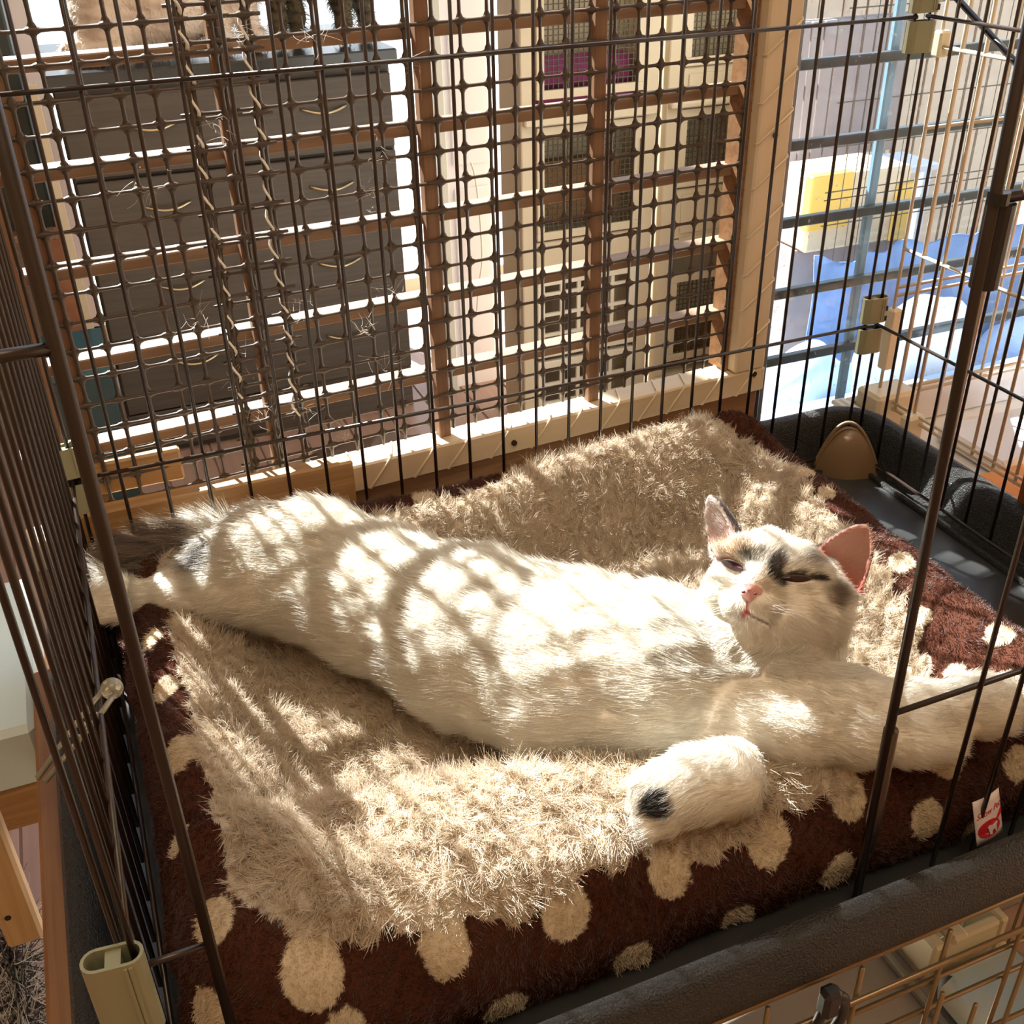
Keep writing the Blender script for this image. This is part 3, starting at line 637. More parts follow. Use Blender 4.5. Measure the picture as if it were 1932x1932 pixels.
pf = panel('front_panel', [((XL, -DP, H1), (-0.772, -DP, H1), 0.0018), ((XL, -DP, H2), (-0.772, -DP, H2), 0.0024), ((-0.3715, -DP, H1), (XR, -DP, H1), 0.0019),
                           ((-0.378, -DP, H2), (XR, -DP, H2), 0.0019), ((XL, -DP - 0.002, -0.021), (XR, -DP - 0.002, -0.021), 0.0018), ((XL, -DP, TOP), (XR, -DP, TOP), 0.0018)])
for k in range(1, 11): inst('wire', wv, pf, (-0.0 - 0.0345 * (k - 1), -DP - 0.003, 0))
inst('wire', wv, pf, (XL + 0.006, -DP, 0))
MB().tube([(-0.7715, -DP, ZB - 0.01), (-0.7715, -DP, TOP)], 0.0028, 10).build('door_edge_wire', WIRE2, pf, True)
MB().tube([(-0.3695, -DP, ZB - 0.01), (-0.3840, -DP, TOP)], 0.0029, 10).build('door_edge_wire', WIRE2, pf, True)
# hinge sleeves on the right edge of the opening
s1 = MB(); s1.tube([(-0.3705, -DP + 0.001, 0.132), (-0.3680, -DP + 0.001, 0.05), (-0.3680, -DP + 0.001, 0.028)], [0.0046, 0.0050, 0.0044], 12); s1.tube([(-0.3722, -DP, 0.1395), (-0.3722, -DP, 0.134)], 0.0024, 8)
s1.build('hinge_sleeve', mat('worn_dark_metal', (0.09, 0.065, 0.05), 0.3, 0.7), cage, True)
s2 = MB(); s2.tube([(-0.3735, -DP + 0.002, 0.4475), (-0.3735, -DP + 0.002, 0.4085)], 0.0066, 16); s2.tube([(-0.378, -DP, 0.4535), (-0.378, -DP, 0.4480)], 0.0050, 12); s2.tube([(-0.382, -DP, 0.4515), (-0.366, -DP, 0.4515)], 0.0022, 8)
s2.build('hinge_sleeve', BLACK, cage, False)
MB().tube([(0.0215, 0.04, 0.50), (0.0215, -0.503, 0.2205)], 0.0030, 8).build('diagonal_brace', WIRE2, cage, True)
# corner clips: two hollow halves above and below the horizontal wire
def stadium(w, d, n=8):
    out = []; r_ = d / 2
    for s_, cx in ((1, w / 2 - r_), (-1, -w / 2 + r_)):
        for k in range(n + 1):
            a = -math.pi / 2 + math.pi * k / n; out.append((cx * 1.0 + s_ * r_ * math.cos(a), s_ * r_ * math.sin(a)))
    return out
def ring_prism(mb, w, d, z0, z1, th, M):
    o1 = stadium(w, d); i1 = stadium(w - 2 * th, d - 2 * th); n = len(o1)
    v = [(x, y, z0) for x, y in o1] + [(x, y, z1) for x, y in o1] + [(x, y, z0) for x, y in i1] + [(x, y, z1) for x, y in i1]
    v = [tuple(M @ Vector(p)) for p in v]; f = []
    for i in range(n):
        j = (i + 1) % n; f += [(i, j, n + j, n + i), (2 * n + j, 2 * n + i, 3 * n + i, 3 * n + j), (n + i, n + j, 3 * n + j, 3 * n + i), (j, i, 2 * n + i, 2 * n + j)]
    mb.add(v, f)
def clip(x, y, z, ang, w=0.030, d=0.0135, spans=((0.0035, 0.031), (-0.031, -0.0035)), slots=True):
    M = Matrix.Translation((x, y, z)) @ Matrix.Rotation(ang, 4, 'Z')
    mb = MB()
    for z0, z1 in spans:
        ring_prism(mb, w, d, z0, z1, 0.0016, M)
        mb.prism([(-0.0035, -d * 0.42), (0.0035, -d * 0.42), (0.0035, d * 0.42), (-0.0035, d * 0.42)], z0, z1 - 0.002, M)
    o = mb.build('corner_clip', CLIP, cage, False)
    g = MB()
    for s_ in ((1,) if slots else ()):
        for z0, z1 in ((0.0055, 0.0105), (0.0165, 0.0215)):
            g.prism([(s_ * w * 0.36 - 0.0016, -d / 2 - 0.0006), (s_ * w * 0.36 + 0.0016, -d / 2 - 0.0006), (s_ * w * 0.36 + 0.0016, -d / 2 + 0.0008), (s_ * w * 0.36 - 0.0016, -d / 2 + 0.0008)], z0, z1, M)
    if slots: g.build('slot', DARKHOLE, o)
    r_ = MB()
    for s_ in (0.20, 0.28): r_.prism([(s_ * w - 0.0008, -d / 2 - 0.0008), (s_ * w + 0.0008, -d / 2 - 0.0008), (s_ * w + 0.0008, -d / 2 + 0.0008), (s_ * w - 0.0008, -d / 2 + 0.0008)], spans[0][0] + 0.003, spans[0][1] - 0.002, M)
    r_.build('rib', CLIP, o)
for z in (H1, H2):
    clip(0.0075, -0.001, z, R(-4)); clip(-0.808, -0.001, z, R(6)); clip(-0.8135, -DP - 0.001, z, R(-6), 0.028, 0.0135, ((-0.040, 0.014),), False); clip(0.0075, -DP, z, 0)

# ------------------------------------------------------------------ tray
X0, X1, Y0, Y1 = -0.832, 0.024, -0.522, 0.022
tray = empty('tray', (-0.4, -0.25, -0.03), 'grained black plastic tray under the wire cage and spotted bed', 'tray')
def rrect(o, r_=0.03, n=8):
    pts = []; x0, x1, y0, y1 = X0 - o, X1 + o, Y0 - o, Y1 + o; q = max(0.004, r_ + o)
    for cx, cy, a0 in ((x1 - q, y1 - q, 0), (x0 + q, y1 - q, 90), (x0 + q, y0 + q, 180), (x1 - q, y0 + q, 270)):
        for k in range(n + 1): a = R(a0 + 90 * k / n); pts.append((cx + q * math.cos(a), cy + q * math.sin(a)))
    return pts
prof = [(-0.006, -0.022), (-0.002, -0.021), (0.001, -0.015), (0.0035, 0.010), (0.006, 0.024), (0.010, 0.0305), (0.016, 0.0325), (0.022, 0.0305), (0.0245, 0.026), (0.0262, 0.018), (0.0275, 0.004), (0.0280, -0.006), (0.0265, -0.0085), (0.014, -0.0085), (0.012, -0.030), (-0.002, -0.032)]
v = []; f = []; n_ = None
for i, (o_, z) in enumerate(prof):
    p = rrect(o_); n_ = len(p); v += [(x, y, z) for x, y in p]
    if i: f += [((i - 1) * n_ + k, (i - 1) * n_ + (k + 1) % n_, i * n_ + (k + 1) % n_, i * n_ + k) for k in range(n_)]
MB().add(v, f).build('rim', TRAY, tray, True)
v2 = [(x, y, -0.022) for x, y in rrect(-0.005)] + [(x, y, -0.032) for x, y in rrect(-0.005)]
MB().add(v2, [tuple(range(n_)), tuple(range(2 * n_ - 1, n_ - 1, -1))] + [(k, n_ + k, n_ + (k + 1) % n_, (k + 1) % n_) for k in range(n_)]).build('tray_floor', TRAYFLOOR, tray)
rb = MB()
rb.box(0.004, 0.0085, -0.49, -0.03, -0.022, -0.016, 0.001).box(-0.78, -0.03, -0.014, -0.009, -0.022, -0.016, 0.001)
rb.build('floor_rib', TRAY, tray)
# corner bracket: a tent-like dome with a raised lip
na, nb_ = 22, 10; v = []; f = []
for i in range(na + 1):
    a = i / na; bx = -0.046 + 0.062 * a; by = -0.004 - 0.038 * a; hgt = 0.052 * math.sin(math.pi * a) ** 0.75 + 0.0005
    for j in range(nb_ + 1):
        t = j / nb_; out = 0.012 * math.sin(math.pi * a) * math.cos(t * math.pi / 2)
        k_ = 0.008 * math.sin(math.pi * a) * t * 1.4
        v.append((bx - 0.55 * out + k_ * 0.9, by - 0.8 * out + k_ * 1.1, -0.022 + hgt * math.sin(t * math.pi / 2)))
nv_ = nb_ + 1
f = [(i * nv_ + j, (i + 1) * nv_ + j, (i + 1) * nv_ + j + 1, i * nv_ + j + 1) for i in range(na) for j in range(nb_)]
br = MB().add(v, f); br.build('corner_bracket', BRACKET, tray, True)
lp = MB()
for s_ in (1.0, 1.12):
    lp.tube([(-0.046 + 0.062 * a + 0.006 * math.sin(math.pi * a) * s_, -0.004 - 0.038 * a + 0.012 * math.sin(math.pi * a) * s_, -0.022 + s_ * 0.052 * math.sin(math.pi * a) ** 0.75) for a in np.linspace(0.02, 0.98, 26)], 0.0022, 8)
lp.build('bracket_lip', BRACKET, tray, True)

# clear plastic peg hooked through the left panel
peg = empty('clear_peg', (-0.80, -0.30, 0.15), 'clear plastic cord clip with a round head clipped on the left side bars', 'clip')
hd = Vector((-0.7985, -0.300, 0.1530)); tl = Vector((-0.846, -0.338, 0.130))
MB().ellipsoid(hd, (0.0068, 0.0068, 0.0068), 20, 14).build('head', CLEAR, peg, True)
dv = (tl - hd).normalized(); sd_ = dv.cross(Vector((0, 0, 1))).normalized()
b = MB()
for s_ in (-1, 1): b.tube([hd + sd_ * 0.0045 * s_, hd + dv * 0.02 + sd_ * 0.0055 * s_, tl + sd_ * 0.003 * s_], 0.0018, 8)
for k in range(4): q_ = hd + dv * (0.018 + 0.008 * k); b.tube([q_ - sd_ * 0.005, q_ + sd_ * 0.005], 0.0014, 6)
b.build('body', CLEAR, peg, True)

# ------------------------------------------------------------------ lower cage with its drop door
lc = empty('lower_cage', (-0.4, -0.28, FZ), 'bronze wire cage below the tray, seen from above at the lower right', 'cage')
lv = MB().tube([(0, 0, -0.46), (0, 0, -0.018)], 0.0017, 8).mesh('wire', BEIGEW, True)
fpn = MB().tube([(-0.845, -0.545, -0.0165), (0.038, -0.545, -0.0165)], 0.0022, 8).build('front_panel', BEIGEW, lc, True)
for z in (-0.074, -0.108, -0.20, -0.30, -0.45): MB().tube([(-0.845, -0.545, z), (0.038, -0.545, z)], 0.0019, 8).build('wire', BEIGEW, fpn, True)
for k in range(13): inst('wire', lv, fpn, (-0.82 + 0.07 * k, -0.5485, 0))
dv_ = MB().tube([(-0.62, -0.5535, -0.043), (0.036, -0.5535, -0.043)], 0.0022, 8).build('door', BEIGEW, lc, True)
for z in (-0.155, -0.24): MB().tube([(-0.62, -0.5535, z), (0.036, -0.5535, z)], 0.0020, 8).build('wire', BEIGEW, dv_, True)
lw = MB().tube([(0, 0, -0.43), (0, 0, -0.072)], 0.0017, 8).mesh('wire', BEIGEW, True)
for k in range(17): inst('wire', lw, dv_, (-0.60 + 0.037 * k + 0.010, -0.5570, 0 if k % 2 else -0.034))
for x in (-0.845, 0.038):
    sp = MB().tube([(x, -0.545, -0.0365), (x, 0.01, -0.0365)], 0.0021, 6).build('side_panel', BEIGEW, lc, True)
    for y in np.arange(-0.5, 0.01, 0.05): MB().tube([(x, y, FZ + 0.02), (x, y, -0.038)], 0.0018, 6).build('wire', BEIGEW, sp, True)
bp = MB().box(-0.83, 0.02, -0.52, 0.02, FZ + 0.02, FZ + 0.04, 0.004).build('floor_board', GREYFLOOR, lc)
MB().box(-0.855, 0.045, -0.56, 0.03, FZ, FZ + 0.02, 0.004).build('base', CREAMPL, lc)
cb = empty('carabiner', (-0.41, -0.545, -0.06), 'black carabiner hook hanging on the lower cage\'s top wires', 'hook')
b = MB(); b.tube([(-0.430 + 0.0095 * math.sin(a), -0.5600 + 0.002 * math.cos(a), -0.036 - 0.024 * math.cos(a)) for a in np.linspace(0.25, 2 * math.pi - 0.1, 26)], 0.0034, 8)
b.build('hook', BLACK, cb, True)
MB().box(-0.441, -0.428, -0.566, -0.555, -0.028, -0.004, 0.003).build('gate', BLACK, cb)
# inside the lower cage
t = empty('litter_box', (-0.16, -0.3, FZ + 0.04), 'cream plastic litter box inside the lower cage', 'litter box')
b = MB(); x0, x1, y0, y1 = -0.092, 0.010, -0.362, -0.10; z0, z1 = FZ + 0.041, FZ + 0.10
b.box(x0, x1, y0, y1, z0, z0 + 0.006)
for a_ in ((x0, x0 + 0.012, y0, y1), (x1 - 0.012, x1, y0, y1), (x0 + 0.012, x1 - 0.012, y0, y0 + 0.012), (x0 + 0.012, x1 - 0.012, y1 - 0.012, y1)): b.box(a_[0], a_[1], a_[2], a_[3], z0 + 0.006, z1, 0.003)
b.build('body', CREAMPL, t)
MB().box(-0.096, -0.080, y0 - 0.004, y1 + 0.004, z1, z1 + 0.007, 0.003).build('rim', CREAMPL, t)
MB().box(-0.072, -0.050, y0 - 0.004, y1 + 0.004, z1 - 0.004, z1 + 0.009, 0.004).build('rim', CREAMPL, t)
MB().box(-0.0795, -0.0725, y0 + 0.02, y1 - 0.02, z1 - 0.010, z1 + 0.001, 0.001).build('slot', BLACK, t)
t = empty('shelf_rail', (-0.108, -0.35, FZ + 0.05), 'thin grey metal rail lying in the lower cage left of the litter box', 'rail')
MB().box(-0.1125, -0.1040, -0.45, -0.15, FZ + 0.041, FZ + 0.052, 0.002).build('rail', mat('grey_metal', (0.35, 0.33, 0.28), 0.4, 0.5), t)
o = MB().box(-0.100, 0.010, -0.505, -0.372, FZ + 0.041, FZ + 0.085, 0.014).build('patterned_cloth', PATT, None, True); tag(o, 'pale blue and cream patterned cloth mat in the lower cage', 'cloth')
t = empty('wire_rack', (-0.06, -0.2, FZ + 0.1), 'thin white wire rack corner beside the litter box', 'rack')
b = MB()
for a_, c_ in (((-0.035, -0.34, -0.335), (0.005, -0.34, -0.335)), ((-0.035, -0.34, -0.335), (-0.035, -0.22, -0.335)), ((-0.035, -0.34, -0.335), (-0.035, -0.34, FZ + 0.052)), ((0.005, -0.34, -0.335), (0.005, -0.22, -0.335))): b.tube([a_, c_], 0.003, 6)
b.build('frame', WHITEPL, t)

# ------------------------------------------------------------------ cream cage on the right
cc = empty('cream_cage', (0.35, -0.08, -0.05), 'cream wire cage standing to the right of the brown one', 'cage')
CX, CYB, CYF = 0.092, 0.062, -0.190
wc = MB().tube([(0, 0, 0.012), (0, 0, 0.72)], 0.0019, 8).mesh('wire', CREAMC, True)
def cpanel(name, hs):
    o = MB().tube(hs[-1], 0.0021, 8).build(name, CREAMC, cc, True)
    for h in hs[:-1]: MB().tube(h, 0.0021, 8).build('wire', CREAMC, o, True)
    return o
a1 = cpanel('side_panel', [((CX, CYB, z), (CX, CYF, z)) for z in (0.014, 0.022, 0.20, 0.41, 0.72)])
for k in range(9): inst('wire', wc, a1, (CX, CYB - 0.0315 * k, 0))
a2 = cpanel('back_panel', [((CX, CYB, z), (CX + 0.6, CYB, z)) for z in (0.014, 0.022, 0.145, 0.155, 0.33, 0.72)])
for k in range(1, 19): inst('wire', wc, a2, (CX + 0.0315 * k, CYB, 0))
MB().box(CX - 0.006, CX + 0.008, CYB - 0.008, CYB + 0.006, 0.055, 0.13, 0.002).build('corner_joint', CREAMPL, cc)
MB().box(CX - 0.006, CX + 0.008, CYB - 0.006, CYB + 0.006, 0.40, 0.425, 0.002).build('corner_joint', CREAMPL, cc)
tr_ = MB().box(0.052, 0.72, -0.19, 0.088, -0.05, -0.042, 0.002).box(0.052, 0.062, -0.19, 0.088, -0.042, 0.012, 0.003).box(0.062, 0.72, 0.078, 0.088, -0.042, 0.012, 0.003).box(0.046, 0.066, -0.19, 0.092, 0.004, 0.010, 0.002)
tr_.build('tray', WHITEPL, cc)
MB().box(0.07, 0.13, 0.035, 0.078, -0.0415, 0.030, 0.004).build('corner_block', CREAMPL, cc)
MB().box(0.075, 0.100, -0.012, 0.004, -0.0415, 0.024, 0.003).build('latch', CREAMPL, cc)
o = MB().box(0.075, 0.50, -0.185, -0.09, -0.0415, -0.012, 0.008).build('orange_towel', mat('orange_towel_cloth', (0.80, 0.36, 0.12), 0.9, noise=(40, (0.6, 0.24, 0.07), 0.5))); tag(o, 'orange towel folded on the cream cage\'s white tray', 'towel')
o = MB().box(0.16, 0.50, -0.08, 0.03, -0.0415, -0.02, 0.006).build('blue_sheet_pad', mat('white_pad', (0.78, 0.84, 0.92), 0.9)); tag(o, 'white pet pad spread on the cream cage\'s tray', 'pad')
t = empty('wooden_board', (0.16, -0.215, -0.04), 'reddish brown board with black foot at the right edge of the cages', 'board')
MB().box(0.040, 0.40, -0.226, -0.208, 0.002, 0.40, 0.002).build('panel', REDW, t)
MB().box(0.0395, 0.40, -0.235, -0.2035, -0.043, 0.001, 0.002).build('foot', BLACK, t)
o = MB().box(0.06, 0.8, -0.3, 0.1, FZ, -0.052, 0.003).build('side_table', mat('grey_table', (0.3, 0.29, 0.27), 0.6)); tag(o, 'grey stand carrying the cream cage and the reddish board', 'stand')

# ------------------------------------------------------------------ what stands left of the cage
o = MB().box(-0.886, -0.850, -0.62, 0.02, -0.12, -0.050, 0.003).build('wooden_beam', wood('rough_timber', (0.30, 0.145, 0.05), (0.21, 0.09, 0.03), 1)); tag(o, 'brown timber beam running along the outside of the cage\'s left side', 'beam')
o = MB().box(-1.12, -0.888, -0.044, 0.21, -0.13, -0.062, 0.006).build('pale_box', PALEBOARD); tag(o, 'pale blue box left of the cage, seen between the side bars', 'box')
o = MB().box(-1.10, -0.890, -0.040, 0.20, -0.18, -0.131, 0.003).build('shelf_board', PINE); tag(o, 'pine shelf board carrying the pale blue box left of the cage', 'board')
o = MB().box(-1.06, -0.945, -0.42, -0.30, FZ, -0.30, 0.006).build('dark_bin', BLACK); tag(o, 'black bin on the floor at the lower left corner', 'bin')
o = MB().box(-0.952, -0.922, -0.126, -0.108, -0.235, 0.02, 0.003).build('light_rail', wood('light_pine', (0.62, 0.42, 0.20), (0.5, 0.32, 0.14), 2)); tag(o, 'light pine upright with two screw holes at the lower left edge', 'upright')
h_ = MB()
for z in (-0.150, -0.195): h_.tube([(-0.943, -0.1255, z), (-0.943, -0.1268, z)], 0.0028, 10)
h_.build('screw_hole', DARKHOLE, o)
fz = empty('feather_toy', (-0.97, -0.16, FZ), 'fluffy grey and white feather duster on the floor left of the post', 'toy')
MB().tube([(-0.97, -0.24, FZ + 0.02), (-0.97, -0.02, FZ + 0.20)], 0.012, 10).build('stick', mat('grey_stick', (0.3, 0.26, 0.22), 0.6), fz, True)
n = 2600; tt = RNG.random(n); P = np.stack([-0.97 + 0 * tt, -0.24 + 0.2 * tt, FZ + 0.03 + 0.17 * tt], 1)
cgrey = np.where(RNG.random((n, 1)) < 0.5, [[0.75, 0.73, 0.7]], [[0.08, 0.07, 0.08]])
hair('feathers', P, unit(RNG.normal(size=(n, 3))), RNG.normal(size=(n, 3)) * 0.4, RNG.uniform(0.02, 0.06, n), 0.0008, cgrey, FUR, fz)

# ------------------------------------------------------------------ the bed: shape
BX0, BX1, BY0, BY1 = -0.802, -0.134, -0.497, -0.004
def sstep(t): t = np.clip(t, 0, 1); return t * t * (3 - 2 * t)
def bed_top(P):
    x, y = P[:, 0], P[:, 1]
    cf = np.interp(x, [-0.79, -0.766, -0.696, -0.63, -0.56, -0.498, -0.42, -0.15], [0.145, 0.140, 0.125, 0.115, 0.10, 0.075, 0.055, 0.05])
    Hf = np.interp(x, [-0.79, -0.70, -0.5, -0.3, -0.15], [0.068, 0.068, 0.066, 0.062, 0.067])
    ff = np.interp(x, [-0.79, -0.6, -0.5, -0.4, -0.15], [0.065, 0.075, 0.085, 0.075, 0.075])
    def ramp(d, c, w, H, outer=0.25): 
        r = H * (1 - sstep((d - c) / w)); return r * (1 - outer * np.clip((c - d) / c, 0, 1) ** 2)
    a = ramp(x - BX0, 0.035, 0.10, 0.054); b = ramp(BX1 - x, 0.046, 0.11, 0.078, 0.1); c = ramp(BY1 - y, 0.034, 0.100, np.interp(x, [-0.79, -0.45, -0.25, -0.135], [0.078, 0.074, 0.086, 0.078]), 0.1); f = ramp(y - BY0, cf, ff, Hf)
    h = 0.006 + (a ** 5 + b ** 5 + c ** 5 + f ** 5 + 1e-12) ** 0.2
    Q = P * [1, 1, 0]
    return h + 0.0022 * vnoise(Q, 42, 21) + 0.0010 * vnoise(Q, 130, 22)
def bed_sdf(P):
    cx, cy = (BX0 + BX1) / 2, (BY0 + BY1) / 2; r = 0.06
    q = np.abs(P[:, :2] - [cx, cy]) - [(BX1 - BX0) / 2 - r, (BY1 - BY0) / 2 - r]
    d2 = np.linalg.norm(np.maximum(q, 0), axis=1) + np.minimum(q.max(1), 0) - r + 0.0018 * vnoise(P, 60, 23)
    d2 = d2 + 0.28 * np.maximum(0.010 - P[:, 2], 0)
    w = np.interp(P[:, 1], [BY0, BY0 + 0.07, BY1 - 0.05, BY1], [0.062, 0.05, 0.034, 0.026]); d = np.clip(-d2, 0, w) / w
    g = np.sqrt(np.clip(1 - (1 - d) ** 2, 0, 1)); zt = -0.021 + (bed_top(P) + 0.021) * g
    out = np.maximum(np.maximum((P[:, 2] - zt) * 0.55, d2 * 0.9), -0.0215 - P[:, 2])
    fold = sd_capsule(P, (-0.262, -0.4745, 0.060), (-0.196, -0.466, 0.066), 0.0125, 0.0115)      # turned-over corner
    return smin(out, fold, 0.006)
def fleece(P):
    x, y = P[:, 0], P[:, 1]; n = 0.003 * vnoise(P, 160, 31)
    fb = np.interp(x, [-0.765, -0.759, -0.73, -0.66, -0.598, -0.525, -0.457, -0.412, -0.363, -0.34, -0.15], [-0.385, -0.416, -0.454, -0.467, -0.474, -0.467, -0.478, -0.470, -0.474, -0.456, -0.445])
    rb = np.interp(y, [-0.439, -0.427, -0.352, -0.263, -0.196, -0.135, -0.09, -0.03], [-0.260, -0.246, -0.213, -0.194, -0.191, -0.183, -0.186, -0.205])
    bb = np.interp(x, [-0.58, -0.487, -0.443, -0.40, -0.38], [-0.048, -0.048, -0.042, -0.022, 0.02])
    return np.minimum(np.minimum(x + 0.757, y - fb), np.minimum(rb - x, bb - y)) + n
BROWN = np.array([0.085, 0.028, 0.016]); DOTC = np.array([0.72, 0.60, 0.44]); FLC = np.array([0.70, 0.59, 0.46])
DOTS = [(-0.7249, -0.4681, 0.0532, 0.0165), (-0.6497, -0.471, 0.0414, 0.0148), (-0.5735, -0.4775, 0.0409, 0.0145), (-0.5009, -0.4765, 0.0413, 0.0138), (-0.4304, -0.4777, 0.0378, 0.0145), (-0.5331, -0.4923, -0.0087, 0.0125), (-0.4547, -0.4876, -0.0151, 0.0125), (-0.3791, -0.4914, -0.0013, 0.0125), (-0.3073, -0.49, 0.0153, 0.0122), (-0.6193, -0.4921, -0.0098, 0.0135), (-0.7835, -0.4591, 0.0351, 0.013), (-0.7147, -0.4842, 0.0159, 0.013), (-0.7742, -0.1255, 0.0579, 0.01), (-0.772, -0.1897, 0.0558, 0.011), (-0.7716, -0.2675, 0.06, 0.014), (-0.782, -0.3443, 0.0573, 0.011), (-0.7712, -0.4253, 0.0691, 0.0135), (-0.1901, -0.4133, 0.084, 0.01), (-0.2265, -0.4136, 0.0594, 0.0085), (-0.2127, -0.3576, 0.068, 0.009), (-0.2262, -0.4843, 0.0317, 0.0105), (-0.2827, -0.4716, 0.05, 0.013), (-0.365, -0.4732, 0.0465, 0.013), (-0.2587, -0.4888, -0.0135, 0.0105), (-0.1913, -0.3061, 0.0829, 0.01), (-0.1748, -0.1513, 0.0846, 0.009), (-0.5158, -0.0405, 0.0816, 0.01), (-0.2158, -0.456, 0.0739, 0.01), (-0.1821, -0.1934, 0.0859, 0.008)]
DA = np.array(DOTS)
def bed_col(P):
    c = np.tile(BROWN, (len(P), 1))
    for x, y, z, r_ in DOTS:
        d = np.linalg.norm((P - [x, y, z]) * ([1, 0.80, 0.80] if y < -0.45 else [1, 1, 1]), axis=1) - r_ * 1.06 + 0.0007 * vnoise(P, 700, 5); c = np.where((d < 0)[:, None], DOTC, c)
    return np.where((fleece(P) > 0)[:, None], FLC * 0.9, c)

# ------------------------------------------------------------------ the cat: shape
TORSO = [(-0.7034, -0.0744, 0.067, 0.037), (-0.6501, -0.1028, 0.07, 0.047), (-0.5941, -0.1648, 0.07, 0.055), (-0.5421, -0.2472, 0.072, 0.064), (-0.4921, -0.3128, 0.074, 0.067), (-0.443, -0.3511, 0.077, 0.062), (-0.3992, -0.3796, 0.077, 0.049)]
THIGH = [(-0.6718, -0.0907, 0.09, 0.04), (-0.6313, -0.1126, 0.095, 0.038), (-0.6084, -0.1281, 0.094, 0.033)]
HINDLEG = [(-0.6678, -0.106, 0.077, 0.036), (-0.7054, -0.0863, 0.067, 0.026), (-0.744, -0.0741, 0.062, 0.018), (-0.7803, -0.0597, 0.056, 0.016), (-0.7942, -0.0538, 0.055, 0.0175)]
TAIL = [(-0.7105, -0.0195, 0.062, 0.026), (-0.7440, -0.0215, 0.068, 0.023), (-0.7760, -0.0305, 0.074, 0.018), (-0.7930, -0.0420, 0.080, 0.012)]
NECK = [(-0.3866, -0.3706, 0.095, 0.046), (-0.3595, -0.3737, 0.11, 0.041), (-0.3533, -0.3749, 0.13, 0.036)]
ARM_FAR = [(-0.375, -0.4066, 0.09, 0.034), (-0.3462, -0.4382, 0.092, 0.022), (-0.3091, -0.4577, 0.09, 0.0175), (-0.2822, -0.4677, 0.09, 0.0165), (-0.2635, -0.4723, 0.089, 0.0185), (-0.2514, -0.4746, 0.087, 0.0165)]
ARM_NEAR = [(-0.4079, -0.4064, 0.08, 0.033), (-0.3807, -0.4292, 0.08, 0.028), (-0.3472, -0.4534, 0.08, 0.0205), (-0.3176, -0.4711, 0.078, 0.0155), (-0.2971, -0.481, 0.076, 0.012)]
PAW_NEAR = [(-0.43, -0.4077, 0.06, 0.018), (-0.4411, -0.4438, 0.075, 0.019), (-0.4523, -0.4567, 0.083, 0.0215), (-0.4751, -0.4559, 0.085, 0.0215), (-0.4944, -0.4556, 0.083, 0.02)]
HC = np.array((-0.3597, -0.3714, 0.15)); HR = np.array((0.82307, -0.55441, 0.12323)); HU = np.array((0.23513, 0.53014, 0.81465)); HW = np.array((-0.51699, -0.64154, 0.5667))
HM = np.stack([HR, HU, HW], 1)            # columns: across the face, up the face, out of the face plane
PX = 2640.1
def hl(x, y, d):                          # head-frame point: x, y measured on the face, d out of it (metres)
    return np.array([(x - 1478) / PX, (1105 - y) / PX, d])
def head_local(P): return (P - HC) @ HM
def ear_sdf(q, base, tip, opening, bw, thick=0.0026, dep=0.55, pw=0.7):
    ax = tip - base; L = np.linalg.norm(ax); ax = ax / L; o_ = opening - ax * (opening @ ax); o_ /= np.linalg.norm(o_); s_ = np.cross(ax, o_)
    p = q - base; t = p @ ax / L; a = p @ s_; b = p @ o_
    tc = np.clip(t, -0.15, 1.0); w = bw * np.clip(1 - np.clip(tc, 0, 1) ** 1.9, 0.0, 1) ** pw + 0.0008
    wi = np.maximum(w - thick, 0.0005)
    e = (np.sqrt((a / w) ** 2 + (b / (dep * w)) ** 2) - 1) * w * dep
    ci = (np.sqrt((a / wi) ** 2 + ((b - 0.30 * dep * w - thick * 0.6) / (dep * wi)) ** 2) - 1) * wi * dep
    cap = np.maximum(-(t + 0.15) * L, (t - 1) * L)
    return np.maximum(np.maximum(e, cap), np.where(t > 0.02, -ci, -1)), ci, t, b
EARL = (hl(1378, 1028, 0.002), hl(1346, 934, -0.004), np.array([-0.80, 0.05, 0.62]), 0.0150)
EARR = (hl(1560, 1096, 0.0), hl(1628, 994, -0.008), np.array([0.10, -0.15, 1.0]), 0.0205)
rA, rB = math.cos(R(-13)), math.sin(R(-13)); SK = np.array([[rA, -rB, 0], [rB, rA, 0], [0, 0, 1.0]])
